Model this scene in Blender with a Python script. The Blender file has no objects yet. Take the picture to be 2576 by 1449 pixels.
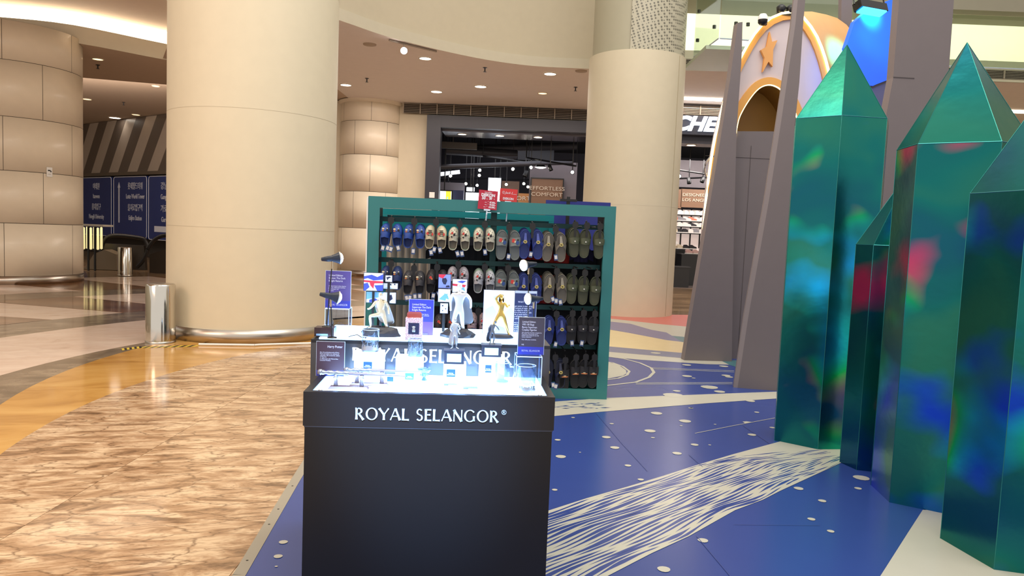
import bpy, math, random
from math import pi, sin, cos, radians, hypot, atan2
random.seed(7)
S = bpy.context.scene
COL = S.collection

# ------------------------------------------------------------------ camera calibration
FPX, HGT, ROLL = 1850.0, 1.5, 0.04          # focal length in pixels of a 2576 px wide frame, eye height, camera roll
PITCH = math.atan((724.5 - 585.0) / FPX)
_c, _s = cos(PITCH), sin(PITCH)
_fw, _u0 = (0, _c, -_s), (0, _s, _c)
_R = tuple(cos(ROLL) * a + sin(ROLL) * b for a, b in zip((1, 0, 0), _u0))
_U = tuple(-sin(ROLL) * a + cos(ROLL) * b for a, b in zip((1, 0, 0), _u0))
cam = bpy.data.cameras.new('camera'); camo = bpy.data.objects.new('camera', cam); COL.objects.link(camo)
from mathutils import Matrix, Vector
camo.matrix_world = Matrix(((_R[0], _U[0], -_fw[0], 0), (_R[1], _U[1], -_fw[1], 0), (_R[2], _U[2], -_fw[2], HGT), (0, 0, 0, 1)))
cam.sensor_width = 36.0; cam.lens = 36.0 * FPX / 2576.0; cam.clip_end = 200; cam.clip_start = 0.05
S.camera = camo

def sight(px, py):
    x, y = (px - 1288.0) / FPX, -(py - 724.5) / FPX
    return tuple(_fw[i] + x * _R[i] + y * _U[i] for i in range(3))
def g(px, py, z=0.0):                        # the point at height z seen at a pixel of the photograph
    d = sight(px, py); t = (z - HGT) / d[2]
    return (d[0] * t, d[1] * t, z)
def at(px, py, Y):                           # the point at depth Y
    d = sight(px, py); t = Y / d[1]
    return (d[0] * t, Y, HGT + d[2] * t)

# ------------------------------------------------------------------ world, exposure, large lights
S.view_settings.view_transform = 'Standard'; S.view_settings.look = 'None'
S.view_settings.exposure = 0.0; S.view_settings.gamma = 1.0; S.view_settings.use_curve_mapping = False
w = bpy.data.worlds.new('mall_air'); S.world = w; w.use_nodes = True
w.node_tree.nodes['Background'].inputs[0].default_value = (1.0, 0.95, 0.88, 1)
w.node_tree.nodes['Background'].inputs[1].default_value = 1.0
S.cycles.max_bounces = 7; S.cycles.diffuse_bounces = 3; S.cycles.glossy_bounces = 4; S.cycles.transparent_max_bounces = 16
S.cycles.sample_clamp_indirect = 6.0; S.cycles.use_denoising = True

def area(name, loc, aim, size, power, col, sy=None, spread=180):
    l = bpy.data.lights.new(name, 'AREA'); l.energy = power; l.color = col; l.size = size; l.spread = radians(spread)
    if sy: l.shape = 'RECTANGLE'; l.size_y = sy
    o = bpy.data.objects.new(name, l); COL.objects.link(o); o.location = loc
    o.rotation_euler = (Vector(aim) - Vector(loc)).to_track_quat('-Z', 'Y').to_euler(); return o
def spot(name, loc, aim, power, col, deg, blend=.6, rad=.08):
    l = bpy.data.lights.new(name, 'SPOT'); l.energy = power; l.color = col; l.spot_size = radians(deg); l.spot_blend = blend; l.shadow_soft_size = rad
    o = bpy.data.objects.new(name, l); COL.objects.link(o); o.location = loc
    o.rotation_euler = (Vector(aim) - Vector(loc)).to_track_quat('-Z', 'Y').to_euler(); return o
area('atrium_light', (3.0, 5.0, 10.5), (3.0, 7.0, 0), 7, 680, (1, .95, .86))
area('left_hall_light', (-8.5, 2.5, 5.6), (-5.0, 8.5, 0), 3.5, 280, (1, .66, .47))
area('left_hall_light', (-2.6, 2.5, 8.0), (-2.8, 6.5, 0), 2.0, 150, (1, .78, .58))
area('back_ceiling_light', (-1.0, 19.5, 5.2), (-1.0, 19.5, 0), 7, 330, (1, .86, .76), 3)
area('back_ceiling_light', (7.0, 19.5, 5.2), (7.0, 19.5, 0), 7, 260, (1, .86, .76), 3)
area('left_back_light', (-12.5, 20.5, 5.0), (-14.5, 28.0, 1.8), 6, 300, (1, .82, .68), 4)
area('upper_floor_light', (9.0, 17.6, 7.9), (9.0, 20.2, 6.2), 12, 330, (1, .97, .84), 1)
area('shop_light', (0.2, 26.5, 4.3), (0.2, 27.5, 0), 5, 90, (.92, .92, 1), 4)
area('shop_light', (6.6, 25.0, 4.2), (6.6, 26.9, 1.6), 4, 190, (1, .93, .88), 1)
spot('added_glare_spot', (-.38, .3, 4.4), (-.33, 2.78, .96), 5200, (.26, .55, 1), 13, 1.0, .05)  # added unseen lamp that imitates lens glare on the counter front

# ------------------------------------------------------------------ materials
def lin(v):
    v /= 255.0
    return v / 12.92 if v <= .04045 else ((v + .055) / 1.055) ** 2.4
def rgb(c): return (lin(c[0]), lin(c[1]), lin(c[2]), 1.0)
_mats = {}
def M(name, c, rough=.5, metal=0.0, coat=0.0, es=0.0, noise=None, bump=0.0, spec=.5, trans=0.0):
    if name in _mats: return _mats[name]
    m = bpy.data.materials.new(name); m.use_nodes = True; _mats[name] = m
    nt = m.node_tree; b = nt.nodes['Principled BSDF']; I = b.inputs
    I['Base Color'].default_value = rgb(c); I['Roughness'].default_value = rough; I['Metallic'].default_value = metal
    I['Coat Weight'].default_value = coat; I['Coat Roughness'].default_value = .06; I['Specular IOR Level'].default_value = spec
    I['Transmission Weight'].default_value = trans
    if es: I['Emission Color'].default_value = rgb(c); I['Emission Strength'].default_value = es
    tc = nt.nodes.new('ShaderNodeTexCoord')
    n = nt.nodes.new('ShaderNodeTexNoise'); sc, amt = noise if noise else (6.0, .04)
    n.inputs['Scale'].default_value = sc; n.inputs['Detail'].default_value = 4
    nt.links.new(tc.outputs['Object'], n.inputs['Vector'])
    if not es:
        mr = nt.nodes.new('ShaderNodeMapRange'); mr.inputs[3].default_value = 1 - amt; mr.inputs[4].default_value = 1 + amt
        nt.links.new(n.outputs['Fac'], mr.inputs[0])
        mx = nt.nodes.new('ShaderNodeVectorMath'); mx.operation = 'SCALE'; mx.inputs[0].default_value = rgb(c)[:3]
        nt.links.new(mr.outputs[0], mx.inputs['Scale']); nt.links.new(mx.outputs[0], I['Base Color'])
    if bump:
        bp = nt.nodes.new('ShaderNodeBump'); bp.inputs['Strength'].default_value = bump; bp.inputs['Distance'].default_value = .01
        nt.links.new(n.outputs['Fac'], bp.inputs['Height']); nt.links.new(bp.outputs[0], I['Normal'])
    return m
def GLASS(name, tint, refl=.25, base=.03):   # thin clear sheet: mostly see-through, mirror-like at grazing angles
    if name in _mats: return _mats[name]
    m = bpy.data.materials.new(name); m.use_nodes = True; _mats[name] = m; nt = m.node_tree; nt.nodes.clear()
    o = nt.nodes.new('ShaderNodeOutputMaterial'); mx = nt.nodes.new('ShaderNodeMixShader'); t = nt.nodes.new('ShaderNodeBsdfTransparent'); gl = nt.nodes.new('ShaderNodeBsdfGlossy')
    t.inputs[0].default_value = rgb(tint); gl.inputs['Roughness'].default_value = .04
    lw = nt.nodes.new('ShaderNodeLayerWeight'); lw.inputs[0].default_value = .5
    pw = nt.nodes.new('ShaderNodeMath'); pw.operation = 'POWER'; pw.inputs[1].default_value = 3.0; nt.links.new(lw.outputs['Facing'], pw.inputs[0])
    ad = nt.nodes.new('ShaderNodeMath'); ad.operation = 'MULTIPLY_ADD'; ad.inputs[1].default_value = refl * 2; ad.inputs[2].default_value = base; ad.use_clamp = True
    nt.links.new(pw.outputs[0], ad.inputs[0]); nt.links.new(ad.outputs[0], mx.inputs[0]); nt.links.new(t.outputs[0], mx.inputs[1]); nt.links.new(gl.outputs[0], mx.inputs[2]); nt.links.new(mx.outputs[0], o.inputs[0])
    return m
def MARBLE(name, dark, mid, light, stretch=(1.2, 4.2), scale=1.0, ang=18, crack=.55, rough=.10, pos=(.36, .5, .64)):
    m = bpy.data.materials.new(name); m.use_nodes = True; nt = m.node_tree; b = nt.nodes['Principled BSDF']; L = nt.links.new
    b.inputs['Roughness'].default_value = rough
    tc = nt.nodes.new('ShaderNodeTexCoord'); oi = nt.nodes.new('ShaderNodeObjectInfo')
    ofs = nt.nodes.new('ShaderNodeVectorMath'); ofs.operation = 'SCALE'; ofs.inputs[0].default_value = (37, 53, 0); L(oi.outputs['Random'], ofs.inputs['Scale'])
    ad = nt.nodes.new('ShaderNodeVectorMath'); L(tc.outputs['Object'], ad.inputs[0]); L(ofs.outputs[0], ad.inputs[1])
    mp = nt.nodes.new('ShaderNodeMapping'); mp.vector_type = 'TEXTURE'; mp.inputs['Rotation'].default_value = (0, 0, radians(ang)); mp.inputs['Scale'].default_value = (1 / stretch[0] / scale, 1 / stretch[1] / scale, 1)
    L(ad.outputs[0], mp.inputs[0])
    n1 = nt.nodes.new('ShaderNodeTexNoise'); n1.inputs['Scale'].default_value = 1.0; n1.inputs['Detail'].default_value = 9; n1.inputs['Roughness'].default_value = .62; n1.inputs['Distortion'].default_value = .9
    L(mp.outputs[0], n1.inputs['Vector'])
    r = nt.nodes.new('ShaderNodeValToRGB'); e = r.color_ramp.elements; e[0].position = pos[0]; e[0].color = rgb(dark); e[1].position = pos[2]; e[1].color = rgb(light); k = e.new(pos[1]); k.color = rgb(mid)
    L(n1.outputs['Fac'], r.inputs[0])
    n2 = nt.nodes.new('ShaderNodeTexNoise'); n2.inputs['Scale'].default_value = 2.2; n2.inputs['Detail'].default_value = 5; L(mp.outputs[0], n2.inputs['Vector'])
    mxv = nt.nodes.new('ShaderNodeMixRGB'); mxv.inputs[0].default_value = .35; L(mp.outputs[0], mxv.inputs[1]); L(n2.outputs['Color'], mxv.inputs[2])
    v = nt.nodes.new('ShaderNodeTexVoronoi'); v.feature = 'DISTANCE_TO_EDGE'; v.inputs['Scale'].default_value = 1.5; L(mxv.outputs[0], v.inputs['Vector'])
    cr = nt.nodes.new('ShaderNodeMapRange'); cr.inputs[1].default_value = 0; cr.inputs[2].default_value = .035; cr.inputs[3].default_value = crack; cr.inputs[4].default_value = 0; L(v.outputs[0], cr.inputs[0])
    mx = nt.nodes.new('ShaderNodeMixRGB'); mx.inputs[2].default_value = rgb(dark); L(cr.outputs[0], mx.inputs[0]); L(r.outputs[0], mx.inputs[1])
    n3 = nt.nodes.new('ShaderNodeTexNoise'); n3.inputs['Scale'].default_value = 4.5; n3.inputs['Detail'].default_value = 6; n3.inputs['Distortion'].default_value = 1.5; L(mp.outputs[0], n3.inputs['Vector'])
    r3 = nt.nodes.new('ShaderNodeMapRange'); r3.inputs[1].default_value = .54; r3.inputs[2].default_value = .66; r3.inputs[3].default_value = 0; r3.inputs[4].default_value = crack * .75; L(n3.outputs['Fac'], r3.inputs[0])
    mx3 = nt.nodes.new('ShaderNodeMixRGB'); mx3.inputs[2].default_value = rgb(tuple((a + c) / 2 for a, c in zip(dark, mid))); L(r3.outputs[0], mx3.inputs[0]); L(mx.outputs[0], mx3.inputs[1])
    L(mx3.outputs[0], b.inputs['Base Color'])
    return m

CREAM = M('cream_wrap', (214, 205, 180), .55)
CREAMW = M('cream_wall', (212, 201, 176), .6)
LIPM = M('cream_lip', (216, 208, 186), .5)
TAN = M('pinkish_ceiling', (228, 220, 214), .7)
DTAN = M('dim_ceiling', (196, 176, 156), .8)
PANELC = M('column_panel', (234, 222, 200), .38, coat=.15)
GROUT = M('joint_dark', (90, 78, 62), .7)
STEEL = M('polished_steel', (205, 200, 192), .12, 1.0, noise=(3, .06))
BSTEEL = M('brushed_steel', (190, 182, 172), .3, 1.0, noise=(3, .1))
BLACK = M('black_matte', (26, 25, 28), .42)
BLACKP = M('black_plastic', (24, 24, 26), .35)
DARKW = M('dark_wall', (58, 52, 48), .7)
NAVY = M('shop_frame_navy', (44, 46, 58), .4)
GREYF = M('grey_fin', (112, 104, 106), .6)
GREYE = M('grey_fin_edge_lit', (138, 128, 128), .6)  # lighter copy of the fin grey; paints the light caught by the edges
HULL = M('hull_white', (205, 192, 194), .55)
PEACH = M('peach_skin', (228, 174, 112), .5)
ORANGE = M('orange_trim', (226, 165, 84), .5)
GOLDN = M('niche_gold', (150, 110, 48), .5)
LED = M('led_warm', (255, 226, 150), es=5.0)
LEDW = M('lamp_white', (255, 246, 230), es=14.0)
LEDD = M('lamp_dim', (255, 214, 150), es=3.0)
COVE = M('cove_glow', (255, 240, 214), es=5.0)
WHITEP = M('white_plastic', (235, 235, 232), .4)
TEAL = M('teal_paint', (50, 124, 126), .42)
TEALD = M('teal_paint_bar', (20, 84, 86), .45)
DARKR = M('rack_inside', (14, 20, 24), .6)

# ------------------------------------------------------------------ builders
class B:
    def __init__(s): s.v, s.f, s.m = [], [], []
    def face(s, pts, m=0):
        n = len(s.v); s.v += [tuple(p) for p in pts]; s.f.append(tuple(range(n, n + len(pts)))); s.m.append(m)
    def prism(s, lo, hi, m=0, mside=None):     # two matching rings of points
        n = len(s.v); k = len(lo); s.v += [tuple(p) for p in lo] + [tuple(p) for p in hi]
        s.f.append(tuple(range(n + k - 1, n - 1, -1))); s.m.append(m)
        s.f.append(tuple(range(n + k, n + 2 * k))); s.m.append(m)
        for i in range(k):
            j = (i + 1) % k; s.f.append((n + i, n + j, n + k + j, n + k + i)); s.m.append(m if mside is None else mside)
    def poly(s, pts, z0, z1, m=0, mside=None):
        s.prism([(p[0], p[1], z0) for p in pts], [(p[0], p[1], z1) for p in pts], m, mside)
    def vpoly(s, pts, y0, y1, m=0, mside=None):  # outline in x,z extruded in y
        s.prism([(p[0], y0, p[1]) for p in pts], [(p[0], y1, p[1]) for p in pts], m, mside)
    def box(s, x0, x1, y0, y1, z0, z1, m=0):
        s.poly([(x0, y0), (x1, y0), (x1, y1), (x0, y1)], z0, z1, m)
    def cbox(s, c, d, m=0, rz=0):
        hx, hy = d[0] / 2, d[1] / 2; P = []
        for a, b in ((-hx, -hy), (hx, -hy), (hx, hy), (-hx, hy)):
            P.append((c[0] + a * cos(rz) - b * sin(rz), c[1] + a * sin(rz) + b * cos(rz)))
        s.poly(P, c[2] - d[2] / 2, c[2] + d[2] / 2, m)
    def lathe(s, prof, c=(0, 0, 0), seg=20, a0=0, a1=2 * pi, m=0, sx=1, sy=1):
        full = abs(a1 - a0 - 2 * pi) < 1e-6; k = seg if full else seg + 1
        n = len(s.v)
        for r, z in prof:
            for i in range(k):
                a = a0 + (a1 - a0) * i / seg; s.v.append((c[0] + r * cos(a) * sx, c[1] + r * sin(a) * sy, c[2] + z))
        for p in range(len(prof) - 1):
            for i in range(seg):
                j = (i + 1) % k; s.f.append((n + p * k + i, n + p * k + j, n + (p + 1) * k + j, n + (p + 1) * k + i)); s.m.append(m)
    def disc(s, c, r, seg=20, m=0, up=True, sy=1):
        P = [(c[0] + r * cos(2 * pi * i / seg), c[1] + r * sin(2 * pi * i / seg) * sy, c[2]) for i in range(seg)]
        s.face(P if up else P[::-1], m)
    def tube(s, pts, r, seg=8, m=0, closed=False):
        P = [Vector(p) for p in pts]; n = len(s.v); K = len(P); rr = r if isinstance(r, (list, tuple)) else [r] * K
        for i, p in enumerate(P):
            t = (P[(i + 1) % K] - P[i - 1]) if closed else (P[min(i + 1, K - 1)] - P[max(i - 1, 0)])
            t.normalize(); u = t.cross(Vector((0, 0, 1)))
            if u.length < .05: u = t.cross(Vector((1, 0, 0)))
            u.normalize(); q = u.cross(t)
            for j in range(seg):
                a = 2 * pi * j / seg; s.v.append(tuple(p + u * (cos(a) * rr[i]) + q * (sin(a) * rr[i])))
        for i in range(K if closed else K - 1):
            i2 = (i + 1) % K
            for j in range(seg):
                k = (j + 1) % seg; s.f.append((n + i * seg + j, n + i * seg + k, n + i2 * seg + k, n + i2 * seg + j)); s.m.append(m)
        if not closed:
            for i in (0, K - 1): s.face([s.v[n + i * seg + j] for j in range(seg)], m)
    def grid(s, rows, m=0):                    # rows of points -> quads
        n = len(s.v); k = len(rows[0])
        for r in rows: s.v += [tuple(p) for p in r]
        for i in range(len(rows) - 1):
            for j in range(k - 1):
                s.f.append((n + i * k + j, n + i * k + j + 1, n + (i + 1) * k + j + 1, n + (i + 1) * k + j)); s.m.append(m)
    def mesh(s, name, mats, smooth=False):
        me = bpy.data.meshes.new(name); me.from_pydata(s.v, [], s.f)
        for q in (mats if isinstance(mats, (list, tuple)) else [mats]): me.materials.append(q)
        me.polygons.foreach_set('material_index', s.m)
        if smooth: me.polygons.foreach_set('use_smooth', [True] * len(s.f))
        me.update(); return me
    def build(s, name, mats, parent=None, smooth=False, kind=None):
        return put(name, s.mesh(name, mats, smooth), parent, kind)
def put(name, me, parent=None, kind=None):
    o = bpy.data.objects.new(name, me); COL.objects.link(o); o.parent = parent
    if kind: o['kind'] = kind
    return o
def tag(o, label, cat, group=None, kind=None):
    o['label'] = label; o['category'] = cat
    if group: o['group'] = group
    if kind: o['kind'] = kind
    return o
def thing(name, label, cat, loc=(0, 0, 0), rz=0, group=None):
    o = bpy.data.objects.new(name, None); COL.objects.link(o); o.empty_display_size = .05
    o.location = loc; o.rotation_euler = (0, 0, rz); return tag(o, label, cat, group)
def struct(name, b, mats, smooth=False, parent=None):
    o = b.build(name, mats, parent, smooth)
    if parent is None: o['kind'] = 'structure'
    return o
def dup(root, loc, rz, label, group=None):
    r = root.copy(); COL.objects.link(r); r.location = loc; r.rotation_euler = (0, 0, rz); r['label'] = label
    if group: r['group'] = group
    for ch in list(root.children):
        c = ch.copy(); COL.objects.link(c); c.parent = r
        for gc in ch.children:
            d = gc.copy(); COL.objects.link(d); d.parent = c
    return r
def text(body, loc, size, m, parent=None, rz=0, flat=False, align='LEFT', shear=0, wid=1, sp=1, ex=.0015, name='lettering', line=1.0, bold=0):
    cu = bpy.data.curves.new(name, 'FONT'); cu.body = body; cu.size = size; cu.extrude = ex; cu.align_x = align; cu.shear = shear
    cu.space_character = sp; cu.space_line = line; cu.offset = bold; cu.resolution_u = 3
    cu.materials.append(m); tmp = bpy.data.objects.new(name, cu); me = bpy.data.meshes.new_from_object(tmp); bpy.data.objects.remove(tmp); bpy.data.curves.remove(cu)
    o = bpy.data.objects.new(name, me); COL.objects.link(o); o.parent = parent
    o.location = loc; o.rotation_euler = (0 if flat else pi / 2, 0, rz); o.scale = (wid, 1, 1); return o
ORD = ['first', 'second', 'third', 'fourth', 'fifth', 'sixth', 'seventh', 'eighth', 'ninth', 'tenth', 'eleventh', 'twelfth']
# ------------------------------------------------------------------ floor
VEIN = MARBLE('veined_marble', (112, 82, 56), (180, 142, 106), (222, 192, 156), (1.0, 3.0), 2.9, 14, .85, .13, (.33, .46, .60))
GOLDM = MARBLE('gold_marble', (178, 128, 62), (204, 154, 82), (216, 170, 98), (.8, 2.0), .8, 20, .12, .09)
GREYM = MARBLE('grey_marble', (110, 96, 78), (134, 116, 96), (160, 142, 118), (1.5, 2.5), 1.6, 30, .15, .12)
WHITEM = MARBLE('white_marble', (170, 140, 120), (224, 198, 178), (236, 214, 196), (1.0, 2.0), 1.0, 25, .14, .12, (.25, .38, .6))
BROWNM = MARBLE('brown_marble', (112, 80, 56), (134, 98, 70), (156, 118, 86), (.8, 2.2), .8, 10, .2, .10)
FARM = MARBLE('far_marble', (120, 96, 70), (150, 122, 92), (186, 156, 122), (.6, 2.0), .8, 8, .3, .09)
b = B(); b.box(-30, 22, -6, 22.8, -.3, -.012)
floor = struct('floor', b, FARM)
b = B(); b.box(-40, -3.31, 22.8, 40, -.3, -.012); struct('floor', b, FARM)
b = B(); b.box(-30, -24.2, -6, 22.8, -.3, -.012)

def clip(poly, x0, x1, y0, y1):
    for ax, lim, sgn in ((0, x0, 1), (0, x1, -1), (1, y0, 1), (1, y1, -1)):
        out = []
        for i, p in enumerate(poly):
            q = poly[i - 1]; ip, iq = sgn * (p[ax] - lim) >= 0, sgn * (q[ax] - lim) >= 0
            if ip != iq:
                t = (lim - q[ax]) / (p[ax] - q[ax]); out.append((q[0] + t * (p[0] - q[0]), q[1] + t * (p[1] - q[1])))
            if ip: out.append(p)
        poly = out
        if len(poly) < 3: return []
    return poly
C0 = (2.6, 6.8)
def polar(pts): return sorted((atan2(p[1] - C0[1], p[0] - C0[0]) % (2 * pi), hypot(p[0] - C0[0], p[1] - C0[1])) for p in pts)
def rad(tab, a):
    if a <= tab[0][0]: return tab[0][1]
    for (a0, r0), (a1, r1) in zip(tab, tab[1:]):
        if a <= a1: return r0 + (r1 - r0) * (a - a0) / (a1 - a0)
    return tab[-1][1]
arcpts = lambda c, r: polar([(c[0] + r * cos(radians(a)), c[1] + r * sin(radians(a))) for a in range(100, 262, 3)])
TA = arcpts((2.825, 6.157), 6.195)
TB = [(a, max(r, rad(TA, a) + .35)) for a, r in arcpts((2.192, 7.749), 6.5)]
ring = lambda r: [(0, r)]
TC, TD, TE, TF, TG, TH = ring(7.28), ring(8.9), polar([g(25, 815), g(187, 799), g(350, 783)]), ring(12.6), ring(13.6), ring(17)
def P(t, a): r = rad(t, a); return (C0[0] + r * cos(a), C0[1] + r * sin(a))
def ringslabs(t0, t1, a0, a1, n, m, name, sub=4, gap=.004):
    for i in range(n):
        u0, u1 = a0 + (a1 - a0) * i / n, a0 + (a1 - a0) * (i + 1) / n
        gp = gap / 8.0; u0 += gp * .5; u1 -= gp * .5
        aa = [u0 + (u1 - u0) * k / sub for k in range(sub + 1)]
        pts = [P(t0, a) for a in aa] + [P(t1, a) for a in reversed(aa)]
        bb = B(); bb.poly(pts, -.012, 0.0); bb.build(name, m[i % len(m)] if isinstance(m, list) else m, floor)
A0, A1 = radians(105), radians(252)
ringslabs(TA, TB, A0, A1, 13, GOLDM, 'marble_slab')
ringslabs(TB, TC, A0, A1, 13, GREYM, 'marble_slab')
ringslabs(TC, TD, A0, A1, 15, WHITEM, 'marble_slab')
ringslabs(TD, TE, A0, A1, 15, GREYM, 'marble_slab')
# beyond: slanted brown and white pieces, then a grey ring and more pieces
n = 22
for (t0, t1, off) in ((TE, TF, 0), (TG, TH, 1)):
    for i in range(n):
        u0, u1 = A0 + (A1 - A0) * i / n, A0 + (A1 - A0) * (i + 1) / n
        sh = (u1 - u0) * .55 * (1 if i % 2 else -1)
        pts = [P(t0, u0 + (0 if i % 2 else 0)), P(t0, u1 - .002), P(t1, u1 + .05 - .002), P(t1, u0 + .05)]
        bb = B(); bb.poly(pts, -.012, 0.0); bb.build('marble_slab', (BROWNM, WHITEM)[(i + off) % 2], floor)
ringslabs(TF, TG, A0, A1, 15, GREYM, 'marble_slab')
# veined slabs inside the gold ring
disc = [P(TA, radians(90 + k * 3)) for k in range(56)] + [(0.4, 1.0), (0.4, 12.5)]
T = 1.15
for i in range(-5, 2):
    for j in range(0, 13):
        sh = (i % 2) * T * .5
        pts = clip(disc, i * T + .0015, (i + 1) * T - .0015, j * T + sh + .0015 - 1, (j + 1) * T + sh - .0015 - 1)
        if len(pts) < 3: continue
        area_ = abs(sum(p[0] * q[1] - q[0] * p[1] for p, q in zip(pts, pts[1:] + pts[:1]))) / 2
        if area_ < .01: continue
        bb = B(); bb.poly(pts, -.012, 0.0); bb.build('marble_slab', VEIN, floor)

# ------------------------------------------------------------------ printed vinyl floor covering
BLUE = M('vinyl_blue', (50, 72, 144), .26, noise=(1.2, .10))
VWHITE = M('vinyl_white', (196, 194, 180), .3)
VPINK = M('vinyl_pink', (214, 112, 104), .3)
VLILAC = M('vinyl_lilac', (118, 118, 158), .3)
VGREY = M('vinyl_blue_grey', (112, 118, 150), .3)
VCREAM = M('vinyl_cream', (226, 208, 160), .26)
VTEAL = M('vinyl_teal', (70, 120, 130), .3)
STRIPM = M('edge_strip_grey', (160, 152, 136), .5)
mat = thing('floor_covering', 'printed vinyl floor covering in blue with white dots and stripes around the crystals', 'flooring')
out = [(-1.02, 1.6), (-1.08, 3.02), (-1.19, 4.17), (-1.43, 6.9), (-1.5, 8.6), (-.6, 11), (1.2, 13.4), (2.6, 13.95), (4.6, 14.0), (9, 13.2), (9, 1.6)]
b = B(); b.poly(out, .0005, .006); b.build('vinyl_sheet', BLUE, mat)
b = B()
for p, q in zip(out[:5], out[1:6]):
    d = Vector((q[0] - p[0], q[1] - p[1])); nn = Vector((-d.y, d.x)).normalized() * .055
    b.poly([p, q, (q[0] + nn.x, q[1] + nn.y), (p[0] + nn.x, p[1] + nn.y)], .0005, .008)
es = b.build('edge_strip', STRIPM, mat); es['label'] = 'grey aluminium edge strip'
b = B()
for y in (2.9, 3.15, 3.55, 3.75, 4.1): b.lathe([(0.0, .0088), (.006, .0086), (.006, .008)], (-1.07 - (y - 2.9) * .09 - .03, y, 0), 8)
b.build('screw', BLACKP, mat, kind='stuff')
_layer = [0]
def printed(polys, m, name, ground=False):
    _layer[0] += 1; z = .0062 + .00014 * _layer[0]; b = B()
    for P_ in polys:
        Q = [p if ground else g(*p, 0)[:2] for p in P_]
        if sum(p[0] * q[1] - q[0] * p[1] for p, q in zip(Q, Q[1:] + Q[:1])) < 0: Q = Q[::-1]
        b.face([(p[0], p[1], z) for p in Q])
    return b.build(name, m, mat)
z3 = lambda L: [(1500 + .2761 * x, 640 + .2761 * y) for x, y in L]
z4 = lambda L: [(1360 + .3882 * x, 980 + .3882 * y) for x, y in L]
printed([z3([(100, 520), (470, 548), (900, 555), (900, 668), (600, 640), (100, 585)])], VPINK, 'pink_band')
printed([z3([(100, 585), (600, 640), (900, 668), (900, 765), (690, 745), (300, 635), (100, 617)])], VWHITE, 'white_band')
printed([z3([(100, 612), (310, 635), (500, 690), (640, 715), (790, 805), (640, 785), (300, 720), (100, 683)])], VLILAC, 'lilac_band')
printed([z3([(690, 745), (900, 765), (900, 812), (800, 806), (760, 790)])], VTEAL, 'teal_band')
printed([z3([(60, 678), (300, 720), (640, 785), (900, 815), (900, 912), (60, 838)])], VCREAM, 'cream_band')
printed([z3([(60, 838), (900, 912), (900, 958), (60, 888)])], VGREY, 'blue_grey_band')
printed([z3([(60, 888), (790, 950), (1130, 970), (1210, 1010), (1000, 1005), (400, 965), (60, 935)])], VWHITE, 'white_band')
printed([z3([(1125, 968), (1300, 970), (1300, 1040), (1215, 1012)])], VTEAL, 'teal_band')
printed([z3([(20, 985), (115, 988), (200, 1010), (270, 1060), (275, 1090), (240, 1112), (95, 1140), (20, 1145)])], VWHITE, 'white_oval')
def linepoly(pts, w_):
    G = [Vector(g(*p)[:2]) for p in pts]; L, R_ = [], []
    for i, p in enumerate(G):
        t = (G[min(i + 1, len(G) - 1)] - G[max(i - 1, 0)]).normalized(); nn = Vector((-t.y, t.x)) * w_ / 2
        L.append(tuple(p + nn)); R_.append(tuple(p - nn))
    return [[L[i], L[i + 1], R_[i + 1], R_[i]] for i in range(len(L) - 1)]
arc1 = z3([(60, 978), (150, 992), (240, 1025), (300, 1070), (280, 1105), (200, 1135), (60, 1152)])
arc2 = z3([(60, 930), (250, 955), (400, 995), (500, 1040), (525, 1080), (480, 1125), (360, 1170), (60, 1205)])
ls = linepoly(arc1, .03) + linepoly(arc2, .035)
for L in ([(505, 1038), (1255, 1066)], [(515, 1048), (1255, 1077)], [(360, 1178), (1240, 1173)], [(360, 1188), (1240, 1186)]): ls += linepoly(z3(L), .02)
printed(ls, VWHITE, 'white_line', True)
printed([z4([(0, 90), (415, 60), (1560, 17), (1560, 61), (1100, 92), (360, 152), (0, 186)])], VWHITE, 'white_band')
fr = []
random.seed(3)
for k in range(26):
    x, y = random.uniform(60, 400), random.uniform(88, 128); l = random.uniform(20, 90)
    fr.append(z4([(x, y), (x + l * .5, y - 2), (x + l, y), (x + l * .5, y + 2)]))
printed(fr, BLUE, 'blue_streak')
# the wide white stripe with blue waves
top = [(-200, 880), (60, 790), (300, 712), (560, 638), (800, 565), (1000, 500), (1250, 425), (1580, 335), (1790, 390), (1990, 395), (2060, 420)]
bot = [(1935, 487), (1550, 665), (1440, 722), (1260, 790), (960, 960), (720, 1070), (470, 1200), (260, 1310), (-200, 1560)]
printed([z4(top + bot)], VWHITE, 'wave_stripe')
pa, pb = Vector(g(*z4([(150, 1060)])[0])[:2]), Vector(g(*z4([(1900, 440)])[0])[:2])
ax = (pb - pa); Lw = ax.length; ax.normalize(); nx = Vector((-ax.y, ax.x))
tw = [((Vector(g(*p)[:2]) - pa).dot(ax), (Vector(g(*p)[:2]) - pa).dot(nx)) for p in z4(top)]
bw = [((Vector(g(*p)[:2]) - pa).dot(ax), (Vector(g(*p)[:2]) - pa).dot(nx)) for p in z4(bot)][::-1]
def side(tab, u):
    tab = sorted(tab)
    for (u0, v0), (u1, v1) in zip(tab, tab[1:]):
        if u0 <= u <= u1: return v0 + (v1 - v0) * (u - u0) / max(u1 - u0, 1e-6)
    return tab[0][1] if u < tab[0][0] else tab[-1][1]
waves = []
rows = 24
random.seed(11)
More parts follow.
